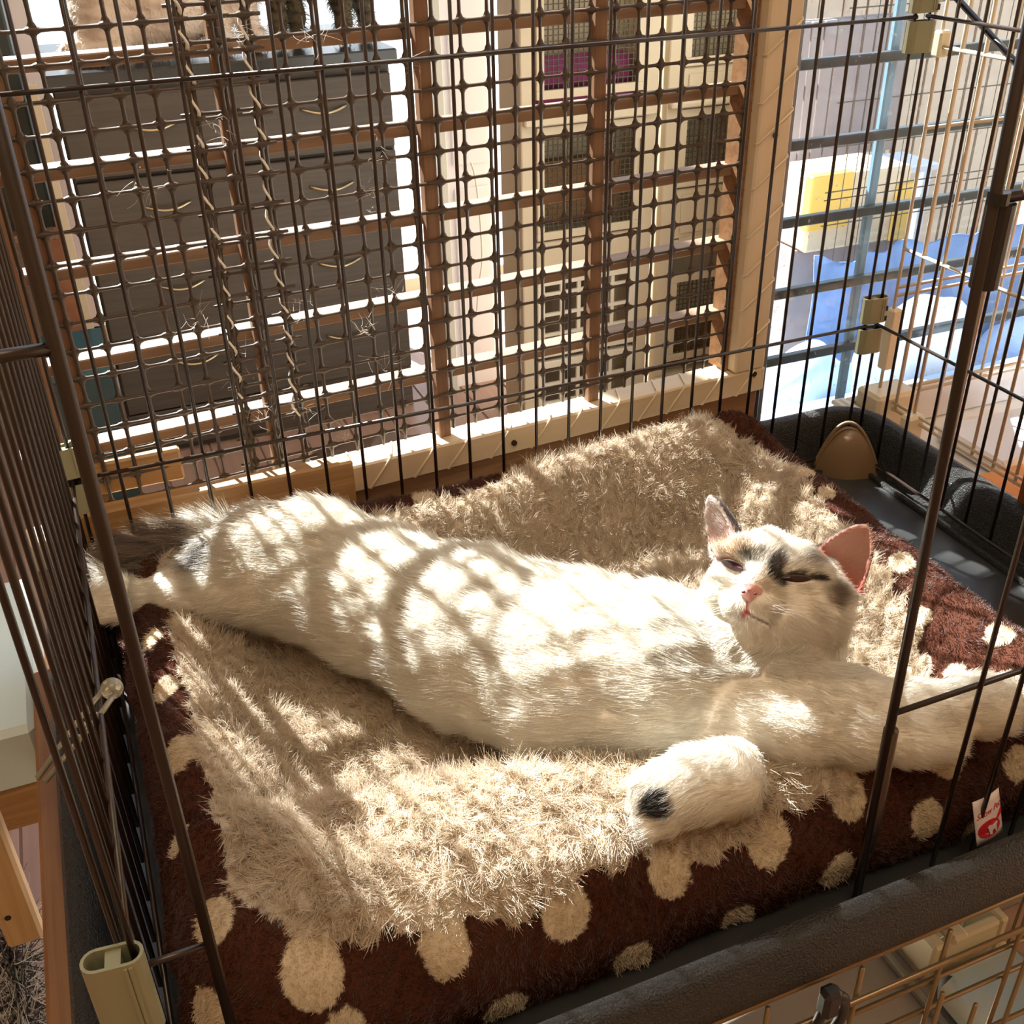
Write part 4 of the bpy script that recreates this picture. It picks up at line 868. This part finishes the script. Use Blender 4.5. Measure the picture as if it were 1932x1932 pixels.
def head_sdf(q):
    d = sd_ell(q, hl(1470, 1092, -0.004), (0.0435, 0.0300, 0.040), SK)
    for c, r_, k in (((1382, 1115, 0.010), 0.0185, .012), ((1538, 1150, 0.004), 0.0225, .014), ((1455, 1160, 0.008), 0.0215, .014), ((1445, 1048, 0.016), 0.0165, .012)):
        d = smin(d, np.linalg.norm(q - hl(*c), axis=1) - r_, k)
    d = smin(d, sd_capsule(q, hl(1455, 1065, 0.026), hl(1421, 1110, 0.0385), 0.0105, 0.0062), 0.008)
    d = smin(d, np.linalg.norm((q - hl(1400, 1137, 0.030)) / [1.15, 0.95, 1], axis=1) - 0.0098, 0.004)
    d = smin(d, np.linalg.norm((q - hl(1440, 1143, 0.029)) / [1.25, 0.95, 1], axis=1) - 0.0115, 0.004)
    d = smin(d, np.linalg.norm(q - hl(1424, 1174, 0.0215), axis=1) - 0.0105, 0.005)
    d = smin(d, np.linalg.norm((q - hl(1402, 1045, 0.020)) / [1.3, 0.8, 1], axis=1) - 0.012, 0.008)
    d = smin(d, np.linalg.norm((q - hl(1500, 1066, 0.020)) / [1.4, 0.8, 1], axis=1) - 0.013, 0.008)
    # eye sockets and the mouth crease
    d = smax(d, -sd_ell(q, hl(1392, 1074, 0.0385), (0.0085, 0.0040, 0.006)), 0.004)
    d = smax(d, -sd_ell(q, hl(1500, 1094, 0.0375), (0.0100, 0.0036, 0.006)), 0.004)
    d = smax(d, -sd_capsule(q, hl(1417, 1126, 0.0425), hl(1415, 1150, 0.0410), 0.0010, 0.0012), 0.002)
    d = smax(d, -sd_capsule(q, hl(1415, 1151, 0.0405), hl(1452, 1170, 0.0350), 0.0013, 0.0010), 0.002)
    d = smax(d, -sd_capsule(q, hl(1415, 1151, 0.0405), hl(1392, 1158, 0.0360), 0.0013, 0.0008), 0.002)
    for E_ in (EARL, EARR):
        e = ear_sdf(q, *E_)[0]; d = smin(d, e, 0.003)
    return d
def paw_toes(P, d, tip, dirv, side, up, r_, n=4, spread=0.0085, k=0.004):
    for i in range(n):
        f_ = (i - (n - 1) / 2); c = np.array(tip) + np.array(side) * spread * f_ + np.array(dirv) * (0.004 - 0.0022 * abs(f_)) + np.array(up) * (0.001 - 0.0012 * abs(f_))
        d = smin(d, sd_capsule(P, c - np.array(dirv) * 0.010, c + np.array(dirv) * 0.004, r_, r_ * 0.9), k)
    return d
def cat_sdf(P):
    d = chain_sdf(P, TORSO, 0.02)
    d = smin(d, chain_sdf(P, THIGH, 0.015), 0.008)
    d = smin(d, chain_sdf(P, HINDLEG, 0.012), 0.010)
    d = smin(d, chain_sdf(P, TAIL, 0.010), 0.010)
    d = smin(d, chain_sdf(P, NECK, 0.015), 0.018)
    d = smin(d, chain_sdf(P, ARM_FAR, 0.010), 0.006)
    d = smin(d, chain_sdf(P, ARM_NEAR, 0.010), 0.010)
    d = smin(d, chain_sdf(P, PAW_NEAR, 0.008), 0.007)
    ff = ((0.94, -0.34, 0.0)); sf = (0.30, 0.80, 0.45)
    d = paw_toes(P, d, (-0.2490, -0.4750, 0.086), unit(np.array([0.95, -0.28, -0.1])), unit(np.array([0.25, 0.65, 0.70])), (0, 0, 0), 0.0066)
    d = paw_toes(P, d, (-0.5050, -0.4570, 0.0830), unit(np.array([-0.97, 0.05, -0.15])), unit(np.array([0.15, 0.62, 0.75])), (0, 0, 0), 0.0074, spread=0.0098)
    d = paw_toes(P, d, (-0.7985, -0.0845, 0.077), unit(np.array([-0.96, 0.25, 0.0])), unit(np.array([0.1, 0.6, 0.75])), (0, 0, 0), 0.0068)
    q = head_local(P); near = (np.abs(q) < [0.085, 0.085, 0.075]).all(1)
    if near.any():
        dn = d[near]; d[near] = smin(dn, head_sdf(q[near]), 0.010)
    return d

WHT = np.array([0.86, 0.82, 0.74])
def blend(c, col, w): w = np.clip(w, 0, 1)[:, None]; return c * (1 - w) + np.array(col) * w
def ell_w(a, b, cx, cy, rx, ry, ang=0.0, soft=0.25):
    ca, sa = math.cos(R(ang)), math.sin(R(ang)); x = a - cx; y = b - cy; u = (x * ca + y * sa) / rx; v = (-x * sa + y * ca) / ry
    return np.clip((1 + soft - np.sqrt(u * u + v * v)) / (2 * soft), 0, 1)
def line_w(a, b, pts, w, soft=2.0):
    out = np.zeros(len(a))
    for (x0, y0), (x1, y1) in zip(pts[:-1], pts[1:]):
        dx, dy = x1 - x0, y1 - y0; t = np.clip(((a - x0) * dx + (b - y0) * dy) / (dx * dx + dy * dy), 0, 1)
        out = np.maximum(out, np.clip((w + soft - np.hypot(a - x0 - t * dx, b - y0 - t * dy)) / soft, 0, 1))
    return out
def cat_col(P):
    """coat colours by place on the body; also how thin (ear) the place is"""
    n = len(P); c = np.tile(WHT, (n, 1)); thin = np.zeros(n); nz = vnoise(P, 260, 41) * 0.5
    tl = chain_sdf(P, TAIL, 0.01); c = blend(c, (0.32, 0.24, 0.17), (0.004 - tl + 0.002 * nz) / 0.003 * (P[:, 0] < -0.715))
    c = blend(c, (0.11, 0.08, 0.06), (0.1 + vnoise(P * [1, 3, 3], 170, 45)) * (tl < 0.003) * (P[:, 0] < -0.72))
    c = blend(c, (0.13, 0.10, 0.08), 1.3 - np.linalg.norm((P - [-0.722, -0.082, 0.098]) / [0.022, 0.018, 0.018], axis=1) + 0.4 * nz)
    c = blend(c, (0.50, 0.36, 0.25), 0.95 - np.linalg.norm((P - [-0.662, -0.088, 0.145]) / [0.045, 0.026, 0.026], axis=1) + 0.4 * nz)
    c = blend(c, (0.22, 0.17, 0.13), 1.0 - np.linalg.norm((P - [-0.690, -0.068, 0.125]) / [0.032, 0.016, 0.022], axis=1) + 0.4 * nz)
    c = blend(c, (0.03, 0.025, 0.022), 4 * (1.0 - np.linalg.norm((P - [-0.5050, -0.4640, 0.0905]) / [0.0125, 0.012, 0.0105], axis=1)) + 0.6 * nz)
    q = head_local(P); m = (np.abs(q) < [0.085, 0.085, 0.075]).all(1)
    a = q[:, 0] * PX + 1478; b = 1105 - q[:, 1] * PX; fr = m & (q[:, 2] > 0.0)
    j = nz * 4
    def put(col, w, msk=fr, s=1.0):
        nonlocal c
        c = blend(c, col, w * msk * s)
    TAN_ = (0.46, 0.34, 0.235); DK = (0.055, 0.042, 0.028)
    put(TAN_, ell_w(a + j, b + j, 1392, 1038, 52, 22, 8))
    put((0.62, 0.42, 0.28), ell_w(a + j, b, 1385, 1035, 24, 12, 0, 0.5), s=0.6)
    put((0.13, 0.11, 0.08), ell_w(a + j, b, 1424, 1053, 20, 10, 25, 0.4))
    put((0.30, 0.26, 0.21), ell_w(a, b, 1437, 1045, 13, 9, 0, 0.5))
    put(DK, ell_w(a, b + j * 0.6, 1466, 1068, 15, 25, 12, 0.25))
    put(DK, line_w(a, b, [(1462, 1084), (1474, 1097)], 8, 4))
    put(DK, line_w(a, b, [(1474, 1090), (1500, 1085), (1522, 1090), (1544, 1092)], 3.6, 3.5))
    put((0.33, 0.26, 0.19), ell_w(a, b, 1542, 1045, 28, 20, -30, 0.4))
    put((0.28, 0.23, 0.18), ell_w(a + j, b, 1565, 1120, 19, 22, -30, 0.4))
    put((0.75, 0.60, 0.50), ell_w(a, b, 1436, 1098, 13, 14, 0, 0.5), s=0.5)
    put((0.26, 0.12, 0.09), line_w(a, b, [(1355, 1060), (1374, 1058), (1395, 1063), (1414, 1078)], 2.2, 3))
    put((0.42, 0.12, 0.10), line_w(a, b, [(1418, 1126), (1415, 1150)], 1.2, 2.5))
    put((0.55, 0.06, 0.08), ell_w(a, b, 1414, 1152, 9, 5, 0, 0.3))
    put((0.20, 0.11, 0.08), line_w(a, b, [(1417, 1153), (1432, 1162), (1452, 1172)], 1.6, 2.5))
    for yy in (1137, 1144, 1151): put((0.5, 0.40, 0.30), line_w(a, b, [(1436, yy), (1462, yy + 3), (1482, yy - 3)], 0.6, 2.0), s=0.45)
    for E_, inn, dpk in ((EARL, (0.86, 0.72, 0.66), 0.25), (EARR, (0.84, 0.52, 0.42), 0.75)):
        idx = np.where(m)[0]
        e, ci, t, o_ = ear_sdf(q[idx], *E_); on = (e < 0.0025) & (t > 0.04) & (t < 1.1)
        ins = on & (ci < 0.0012) & (o_ > -0.5 * E_[3])
        cc_ = c[idx]; cc_[on & ~ins] = (0.12, 0.09, 0.075)
        cc_[ins] = inn
        w_ = np.clip(1.25 - t / 0.42, 0, 1)[:, None] * (ins[:, None]); cc_ = cc_ * (1 - dpk * w_) + np.array([0.72, 0.17, 0.12]) * dpk * w_
        c[idx] = cc_; tt_ = thin[idx]; tt_[on & (t > 0.1)] = 1; thin[idx] = tt_
    return c, thin

cat = empty('cat', (-0.5, -0.28, 0.03), 'white cat with grey brown patches sprawled across the spotted bed, half asleep', 'cat')
CV, CQ = surface_nets(cat_sdf, (-0.835, -0.515, 0.012), (-0.215, 0.01, 0.225), 0.0018)
cc3, cth = cat_col(CV)
body = npmesh('body', CV, CQ, SKIN, cat, True, cc3)
at = body.data.attributes.new('thin', 'FLOAT', 'POINT'); at.data.foreach_set('value', cth.astype(np.float32))
# thin ears let light through
n_ = SKIN.node_tree.nodes; l_ = SKIN.node_tree.links; pb_ = n_['Principled BSDF']; a_ = [x for x in n_ if x.type == 'ATTRIBUTE'][0]
tb_ = n_.new('ShaderNodeBsdfTranslucent'); l_.new(a_.outputs['Color'], tb_.inputs[0]); th_ = n_.new('ShaderNodeAttribute'); th_.attribute_name = 'thin'
mm_ = n_.new('ShaderNodeMath'); mm_.operation = 'MULTIPLY'; mm_.inputs[1].default_value = 0.62; l_.new(th_.outputs['Fac'], mm_.inputs[0])
mx_ = n_.new('ShaderNodeMixShader'); l_.new(mm_.outputs[0], mx_.inputs[0]); l_.new(pb_.outputs[0], mx_.inputs[1]); l_.new(tb_.outputs[0], mx_.inputs[2]); l_.new(mx_.outputs[0], n_['Material Output'].inputs['Surface'])

def on_face(x, y):
    """the point of the face surface at face position (x, y)"""
    p = hl(x, y, 0.07)
    for _ in range(120):
        d = cat_sdf((HC + HM @ p)[None])[0]
        if d < 1e-4: break
        p = p - np.array([0, 0, max(d * 0.8, 1e-4)])
    return p
EYEM = mat('dark_eye', (0.030, 0.008, 0.010), 0.12, 0, 0.6); EYEM2 = mat('maroon_eye', (0.055, 0.013, 0.018), 0.15, 0, 0.5); LID = mat('eyelid_rim', (0.07, 0.045, 0.04), 0.5)
for nm, x, y, ln, ht, an, m_ in (('eye', 1393, 1070, 23, 8.0, -22, EYEM2), ('eye', 1500, 1093, 25, 6.0, -2, EYEM)):
    c_ = on_face(x, y); M_ = Matrix([[*HM[0]], [*HM[1]], [*HM[2]]]) @ Matrix.Rotation(R(an), 3, 'Z')
    # lens follows the face: tilt by the face normal
    e = MB(); nu, nv = 28, 5; pts = []
    for i in range(nu):
        t = 2 * math.pi * i / nu; X_ = ln * math.cos(t); Y_ = ht * math.sin(t) * (abs(math.sin(t)) ** 0.35)
        pts.append((X_, Y_))
    vs = []; ca, sa = math.cos(R(an)), math.sin(R(an))
    rings = []
    for j_, s_ in enumerate((1.0, 0.75, 0.45, 0.15)):
        ring = []
        for X_, Y_ in pts:
            x_ = x + (X_ * ca - Y_ * sa) * s_; y_ = y - (X_ * sa + Y_ * ca) * s_
            p = on_face(x_, y_) if s_ > 0.9 else None
            ring.append((x_, y_, p))
        rings.append(ring)
    outer = rings[0]; v = []
    for j_, ring in enumerate(rings):
        s_ = (1.0, 0.75, 0.45, 0.15)[j_]
        for i, (x_, y_, p) in enumerate(ring):
            dz = outer[i][2][2] * s_ + c_[2] * (1 - s_)
            l3 = hl(x_, y_, 0); l3[2] = dz + 0.0004 + 0.0011 * (1 - s_ ** 2); v.append(tuple(HC + HM @ l3))
    f = [(j_ * nu + i, j_ * nu + (i + 1) % nu, (j_ + 1) * nu + (i + 1) % nu, (j_ + 1) * nu + i) for j_ in range(3) for i in range(nu)] + [tuple(3 * nu + i for i in range(nu))]
    eo = MB().add(v, f).build(nm, m_, cat, True)
    rim = MB().tube(v[:nu // 2 + 1], 0.0007, 6); rim.build('eyelid', LID, eo, True)
# nose
NOSEM = mat('pink_nose', (0.72, 0.36, 0.34), 0.4, 0, 0.5)
def face_patch(pts, cx, cy, bulge):
    ring0 = [(x, y, on_face(x, y)[2]) for x, y in pts]; cz = on_face(cx, cy)[2]; v = []; n = len(pts); ss = (1.0, 0.8, 0.5, 0.2)
    for s_ in ss:
        for x, y, z in ring0:
            p = hl(cx + (x - cx) * s_, cy + (y - cy) * s_, 0); p[2] = z * s_ + cz * (1 - s_) + 0.0007 + bulge * (1 - s_ ** 2); v.append(tuple(HC + HM @ p))
    f = [(j * n + i, j * n + (i + 1) % n, (j + 1) * n + (i + 1) % n, (j + 1) * n + i) for j in range(3) for i in range(n)] + [tuple(3 * n + i for i in range(n))]
    return MB().add(v, f)
c_ = on_face(1419, 1113)
no = face_patch([(1400, 1112), (1403, 1106), (1411, 1102), (1424, 1102), (1436, 1106), (1443, 1112), (1442, 1119), (1434, 1123), (1427, 1129), (1421, 1135), (1415, 1130), (1409, 1123), (1402, 1119)], 1420, 1114, 0.0016).build('nose', NOSEM, cat, True)
nh = MB()
for dx in (-10, 10):
    p = hl(1421 + dx, 1117 + (2 if dx > 0 else -1), c_[2] + 0.0012); nh.ellipsoid(HC + HM @ p, (0.0014, 0.0009, 0.0010), 10, 6, Matrix([[*HM[0]], [*HM[1]], [*HM[2]]]))
nh.build('nostril', mat('nostril_dark', (0.16, 0.03, 0.03), 0.6), no, True)

# fur of the cat
def nearest_dir(P):
    best = np.full(len(P), 9.0); out = np.tile([-1.0, 0.3, 0], (len(P), 1)); part = np.zeros(len(P), int)
    for pi, (ch, rev) in enumerate(((TORSO, True), (THIGH, True), (HINDLEG, False), (TAIL, False), (NECK, True), (ARM_FAR, False), (ARM_NEAR, False), (PAW_NEAR, False))):
        for a, b in zip(ch[:-1], ch[1:]):
            d = sd_capsule(P, a[:3], b[:3], a[3], b[3]); v = unit(np.array(b[:3]) - np.array(a[:3])); v = -v if rev else v
            k = d < best; best[k] = d[k]; out[k] = v; part[k] = pi
    return out, part
def coat(n, keep, name):
    P = sample(CV, CQ, n, keep); P = P[P[:, 2] > 0.03]; N = vnormals(cat_sdf, P); T, part = nearest_dir(P)
    q = head_local(P); hd_ = (np.abs(q) < [0.075, 0.06, 0.06]).all(1) & (head_sdf(q) < 0.004)
    nose = hl(1419, 1114, 0.04); T[hd_] = unit((q[hd_] - nose) @ HM.T)
    ear = np.zeros(len(P), bool)
    for E_ in (EARL, EARR):
        e, ci, t, o_ = ear_sdf(q, *E_); ear |= (np.abs(e) < 0.003) & (t > 0.12)
    L = np.select([part == 3, part == 2, part == 0, part == 1], [0.022, 0.006, 0.0125, 0.013], 0.0085)
    L = np.where((part >= 5), 0.0065, L)
    L = np.where(hd_, 0.0042 + 0.05 * np.clip(np.linalg.norm(q - nose, axis=1) - 0.03, 0, 0.12), L); L = np.where(ear, 0.0028, L)
    L = L * RNG.uniform(0.65, 1.2, len(P))
    T = unit(T - N * (T * N).sum(1)[:, None])
    cl = np.stack([vnoise(P, 170, 50 + i) for i in range(3)], 1) * 0.28
    d0 = unit(N * np.where(hd_ | ear, 0.22, 0.48)[:, None] + T + cl + RNG.normal(size=P.shape) * 0.10)
    d1 = T * 0.35 - N * 0.12 + RNG.normal(size=P.shape) * 0.10
    c, th = cat_col(P); c = c * RNG.uniform(0.86, 1.06, (len(P), 1))
    # keep the eyes, nose and lip clear
    a = q[:, 0] * PX + 1478; b = 1105 - q[:, 1] * PX; fr = q[:, 2] > 0.0
    clear = fr & ((ell_w(a, b, 1393, 1071, 27, 11, 22) > 0.3) | (ell_w(a, b, 1500, 1093, 28, 9, 2) > 0.3) | (ell_w(a, b, 1420, 1116, 23, 18) > 0.4) | (line_w(a, b, [(1419, 1132), (1415, 1151), (1432, 1162), (1450, 1171)], 3, 2) > 0.5))
    k = ~clear & ~((th > 0) & (RNG.random(len(P)) < 0.72))
    return hair(name, P[k], d0[k], d1[k], L[k], np.where(hd_, 0.00011, 0.00016)[k], np.clip(c[k], 0, 0.92), FUR, cat, 4)
coat(150000, None, 'fur')
def inhead(P): q = head_local(P); return (np.abs(q) < [0.08, 0.06, 0.06]).all(1) & (q[:, 2] > -0.01)
coat(42000, inhead, 'face_fur')
# whiskers
wp = []; wd = []; wl_ = []
for sx, cx_ in ((-1, 1398), (1, 1447)):
    for i in range(6):
        p = on_face(cx_ + sx * RNG.uniform(0, 8), 1134 + i * 3); wp.append(HC + HM @ p); v = np.array([sx * 1.0, RNG.uniform(-0.35, 0.25), 0.35]); wd.append(HM @ unit(v)); wl_.append(RNG.uniform(0.02, 0.035))
hair('whiskers', np.array(wp), np.array(wd), np.tile([0, 0, -0.25], (12, 1)) + RNG.normal(size=(12, 3)) * 0.05, np.array(wl_), 0.00014, np.tile([0.9, 0.88, 0.84], (12, 1)), FUR, cat, 8)

# ------------------------------------------------------------------ the bed: mesh and pile
bed = empty('pet_bed', (-0.46, -0.25, -0.02), 'rectangular brown plush pet bed with pale polka dots and shaggy beige lining', 'pet bed')
BV, BQ = surface_nets(bed_sdf, (-0.815, -0.512, -0.0245), (-0.108, 0.010, 0.115), 0.0026)
npmesh('cushion', BV, BQ, BEDM, bed, True, bed_col(BV) * 0.8)
vis = lambda P: P[:, 2] > -0.02
def pile(n, name, fl, L0, rad, lean, clump):
    P = sample(BV, BQ, n, (lambda p: (fleece(p) > -0.002) & vis(p)) if fl else (lambda p: (fleece(p) < 0.002) & vis(p)))
    k = (fleece(P) > 0) if fl else (fleece(P) <= 0.0); P = P[k]; k = cat_sdf(P + [0, 0, 0.004]) > 0.003; P = P[k]; N = vnormals(bed_sdf, P)
    out = unit(P - np.array([-0.47, -0.26, 0.0])); out = unit(out - N * (out * N).sum(1)[:, None])
    lowf = np.stack([vnoise(P, 55, 60 + i) for i in range(3)], 1); hif = np.stack([vnoise(P, 420, 70 + i) for i in range(3)], 1)
    d0 = unit(N * 1.0 + out * lean * 0.4 + lowf * 0.3 + hif * clump * 0.45 + RNG.normal(size=P.shape) * 0.14)
    d1 = out * lean + lowf * 0.3 + hif * clump * 0.7 + RNG.normal(size=P.shape) * 0.22 - N * 0.25
    L = L0 * RNG.uniform(0.6, 1.15, len(P)) * (0.6 + 0.4 * np.clip(fleece(P) / 0.012, 0, 1) if fl else 1.0); cd = np.clip(cat_sdf(P + N * L0 * 0.6), 0, 1); L = np.minimum(L, 0.003 + cd * 1.0)
    c = bed_col(P) if not fl else np.tile(FLC, (len(P), 1)); c = c * RNG.uniform(0.85, 1.12, (len(P), 1))
    return hair(name, P, d0, d1, L, rad, np.clip(c, 0, 0.9), PLUSH, bed, 5 if fl else 3)
pile(250000, 'fleece_pile', True, 0.0078, 0.00028, 0.22, 1.25)
pile(130000, 'plush_pile', False, 0.0030, 0.00024, 0.25, 0.5)
# sewn label on the front side
lx, ly, lz = -0.2700, -0.4990, 0.016
tl_ = empty_ = None
W_, H_ = 0.026, 0.034
LABM = mat('white_satin_label', (0.74, 0.62, 0.60), 0.5); REDM = mat('label_red', (0.55, 0.02, 0.03), 0.5)
FR = Matrix.Translation((lx, ly - 0.006, lz + 0.002)) @ Matrix.Rotation(R(8), 4, 'Z') @ Matrix.Rotation(R(-20), 4, 'X')
def onl(mb, x, z, o): return tuple(FR @ Vector((x, -o - 0.0025 * math.cos(x / W_ * 2.4), z)))
v = []; nx, nz = 10, 6
for s_ in (0, 0.0006):
    for i in range(nx + 1):
        for j in range(nz + 1): v.append(onl(None, (i / nx - 0.5) * W_, (j / nz - 0.5) * H_, s_))
k2 = (nx + 1) * (nz + 1); f = []
for i in range(nx):
    for j in range(nz):
        a = i * (nz + 1) + j; b = a + nz + 1; f += [(k2 + a, k2 + b, k2 + b + 1, k2 + a + 1), (a, a + 1, b + 1, b)]
ring = [i * (nz + 1) for i in range(nx + 1)] + [nx * (nz + 1) + j for j in range(1, nz + 1)] + [i * (nz + 1) + nz for i in range(nx - 1, -1, -1)] + [j for j in range(nz - 1, 0, -1)]
f += [(a, b, b + k2, a + k2) for a, b in zip(ring, ring[1:] + ring[:1])]
lab = MB().add(v, f).build('label', LABM, bed, True)
def flatshape(pts, o, name, m_):
    v = [onl(None, x, z, o) for x, z in pts]; v2 = [onl(None, x, z, o - 0.0004) for x, z in pts]; n = len(pts)
    MB().add(v + v2, [tuple(range(n)), tuple(range(2 * n - 1, n - 1, -1))] + [(i, n + i, n + (i + 1) % n, (i + 1) % n) for i in range(n)]).build(name, m_, lab)
flatshape([(0.0085 * 1.25 * math.cos(t) - 0.001, 0.0062 * math.sin(t) - 0.0070) for t in np.linspace(0, 2 * math.pi, 28, endpoint=False)], 0.0011, 'red_emblem', REDM)
flatshape([(0.004, -0.006), (0.0125, -0.001), (0.0125, 0.003), (0.006, -0.0025)], 0.00115, 'red_emblem', REDM)
flatshape([(-0.002, -0.0115), (0.0, -0.0115), (0.0005, -0.009), (0.003, -0.0085), (0.0035, -0.011), (0.005, -0.011), (0.005, -0.007), (0.0065, -0.0045), (0.004, -0.0045), (0.001, -0.0055), (-0.001, -0.0045), (-0.0035, -0.0055)], 0.0016, 'white_emblem', LABM)
fc = D.curves.new('lettering', 'FONT'); fc.body = 'Snow Pet'; fc.size = 0.0062; fc.extrude = 0.00008; fc.align_x = 'CENTER'; fc.shear = 0.35; fc.resolution_u = 3
fo = D.objects.new('lettering', fc); COL.objects.link(fo)
dg = bpy.context.evaluated_depsgraph_get(); me = D.meshes.new_from_object(fo.evaluated_get(dg)); D.objects.remove(fo)
co = np.empty(len(me.vertices) * 3); me.vertices.foreach_get('co', co); co = co.reshape(-1, 3)
me.vertices.foreach_set('co', np.array([onl(None, x, y + 0.0035 + 0.10 * x, 0.0008 + z) for x, y, z in co]).ravel()); me.update()
me.materials.append(REDM); lo_ = D.objects.new('lettering', me); COL.objects.link(lo_); adopt(lo_, lab)

# ------------------------------------------------------------------ the two cats on the far cabinet
def far_cat(name, parts, colr, label, lo, hi, furn):
    t = empty(name, tuple(np.array(parts[0][0][:3]) * [1, 1, 0] + [0, 0, 0.272]), label, 'cat')
    fn = lambda P: __import__('functools').reduce(lambda a, b: smin(a, b, 0.02), [chain_sdf(P, ch, 0.02) for ch in parts])
    V, Q = surface_nets(fn, lo, hi, 0.006); nz = vnoise(V * [1, 1, 2.2], 75, 3)
    c = np.tile(colr[0], (len(V), 1)) * 1.0; c = blend(c, colr[1], nz * 1.5)
    npmesh('body', V, Q, SKIN, t, True, c)
    P = sample(V, Q, furn); N = vnormals(fn, P); c = blend(np.tile(colr[0], (len(P), 1)) * 1.0, colr[1], vnoise(P * [1, 1, 2.2], 75, 3) * 1.5)
    hair('fur', P, unit(N + RNG.normal(size=N.shape) * 0.3), np.tile([0.2, 0, -0.6], (len(P), 1)), RNG.uniform(0.006, 0.014, len(P)), 0.0005, c, FUR, t, 3)
    return t
z0 = 0.274
far_cat('cat', [[(-0.62, 1.42, z0 + 0.075, 0.075), (-0.52, 1.42, z0 + 0.10, 0.085), (-0.42, 1.43, z0 + 0.13, 0.075)], [(-0.42, 1.42, z0 + 0.13, 0.07), (-0.41, 1.40, z0 + 0.24, 0.052), (-0.41, 1.39, z0 + 0.30, 0.050)],
    [(-0.39, 1.40, z0 + 0.12, 0.03), (-0.375, 1.375, z0 + 0.02, 0.018), (-0.370, 1.365, z0 + 0.016, 0.016)], [(-0.44, 1.40, z0 + 0.12, 0.03), (-0.435, 1.37, z0 + 0.02, 0.018), (-0.43, 1.355, z0 + 0.016, 0.016)],
    [(-0.64, 1.42, z0 + 0.03, 0.03), (-0.70, 1.38, z0 + 0.022, 0.020), (-0.62, 1.345, z0 + 0.020, 0.017)],
    [(-0.44, 1.39, z0 + 0.335, 0.016), (-0.445, 1.39, z0 + 0.37, 0.003)], [(-0.38, 1.39, z0 + 0.335, 0.016), (-0.375, 1.39, z0 + 0.37, 0.003)]],
    ((0.80, 0.70, 0.60), (0.62, 0.50, 0.42)), 'white cat sitting on top of the far black chest of drawers', (-0.76, 1.30, z0 - 0.01), (-0.30, 1.54, z0 + 0.42), 9000)
far_cat('cat', [[(-0.15, 1.45, z0 + 0.19, 0.060), (-0.24, 1.44, z0 + 0.18, 0.062), (-0.31, 1.43, z0 + 0.20, 0.050)], [(-0.31, 1.43, z0 + 0.20, 0.042), (-0.355, 1.42, z0 + 0.26, 0.045)],
    [(-0.315, 1.42, z0 + 0.16, 0.026), (-0.318, 1.40, z0 + 0.05, 0.0125), (-0.322, 1.385, z0 + 0.013, 0.014)], [(-0.280, 1.44, z0 + 0.16, 0.024), (-0.278, 1.42, z0 + 0.05, 0.0135), (-0.283, 1.415, z0 + 0.013, 0.014)],
    [(-0.20, 1.42, z0 + 0.15, 0.032), (-0.190, 1.41, z0 + 0.075, 0.019), (-0.195, 1.38, z0 + 0.04, 0.013), (-0.200, 1.37, z0 + 0.013, 0.015)], [(-0.16, 1.46, z0 + 0.15, 0.030), (-0.14, 1.46, z0 + 0.075, 0.018), (-0.13, 1.45, z0 + 0.03, 0.012), (-0.140, 1.435, z0 + 0.013, 0.015)],
    [(-0.11, 1.46, z0 + 0.21, 0.016), (-0.06, 1.47, z0 + 0.28, 0.013), (-0.05, 1.47, z0 + 0.38, 0.011)], [(-0.375, 1.42, z0 + 0.295, 0.014), (-0.38, 1.42, z0 + 0.325, 0.003)], [(-0.335, 1.42, z0 + 0.295, 0.014), (-0.33, 1.42, z0 + 0.325, 0.003)]],
    ((0.11, 0.085, 0.05), (0.03, 0.024, 0.018)), 'dark tabby cat standing on the far chest, only its legs in the frame', (-0.43, 1.33, z0 - 0.01), (-0.02, 1.55, z0 + 0.42), 7000)
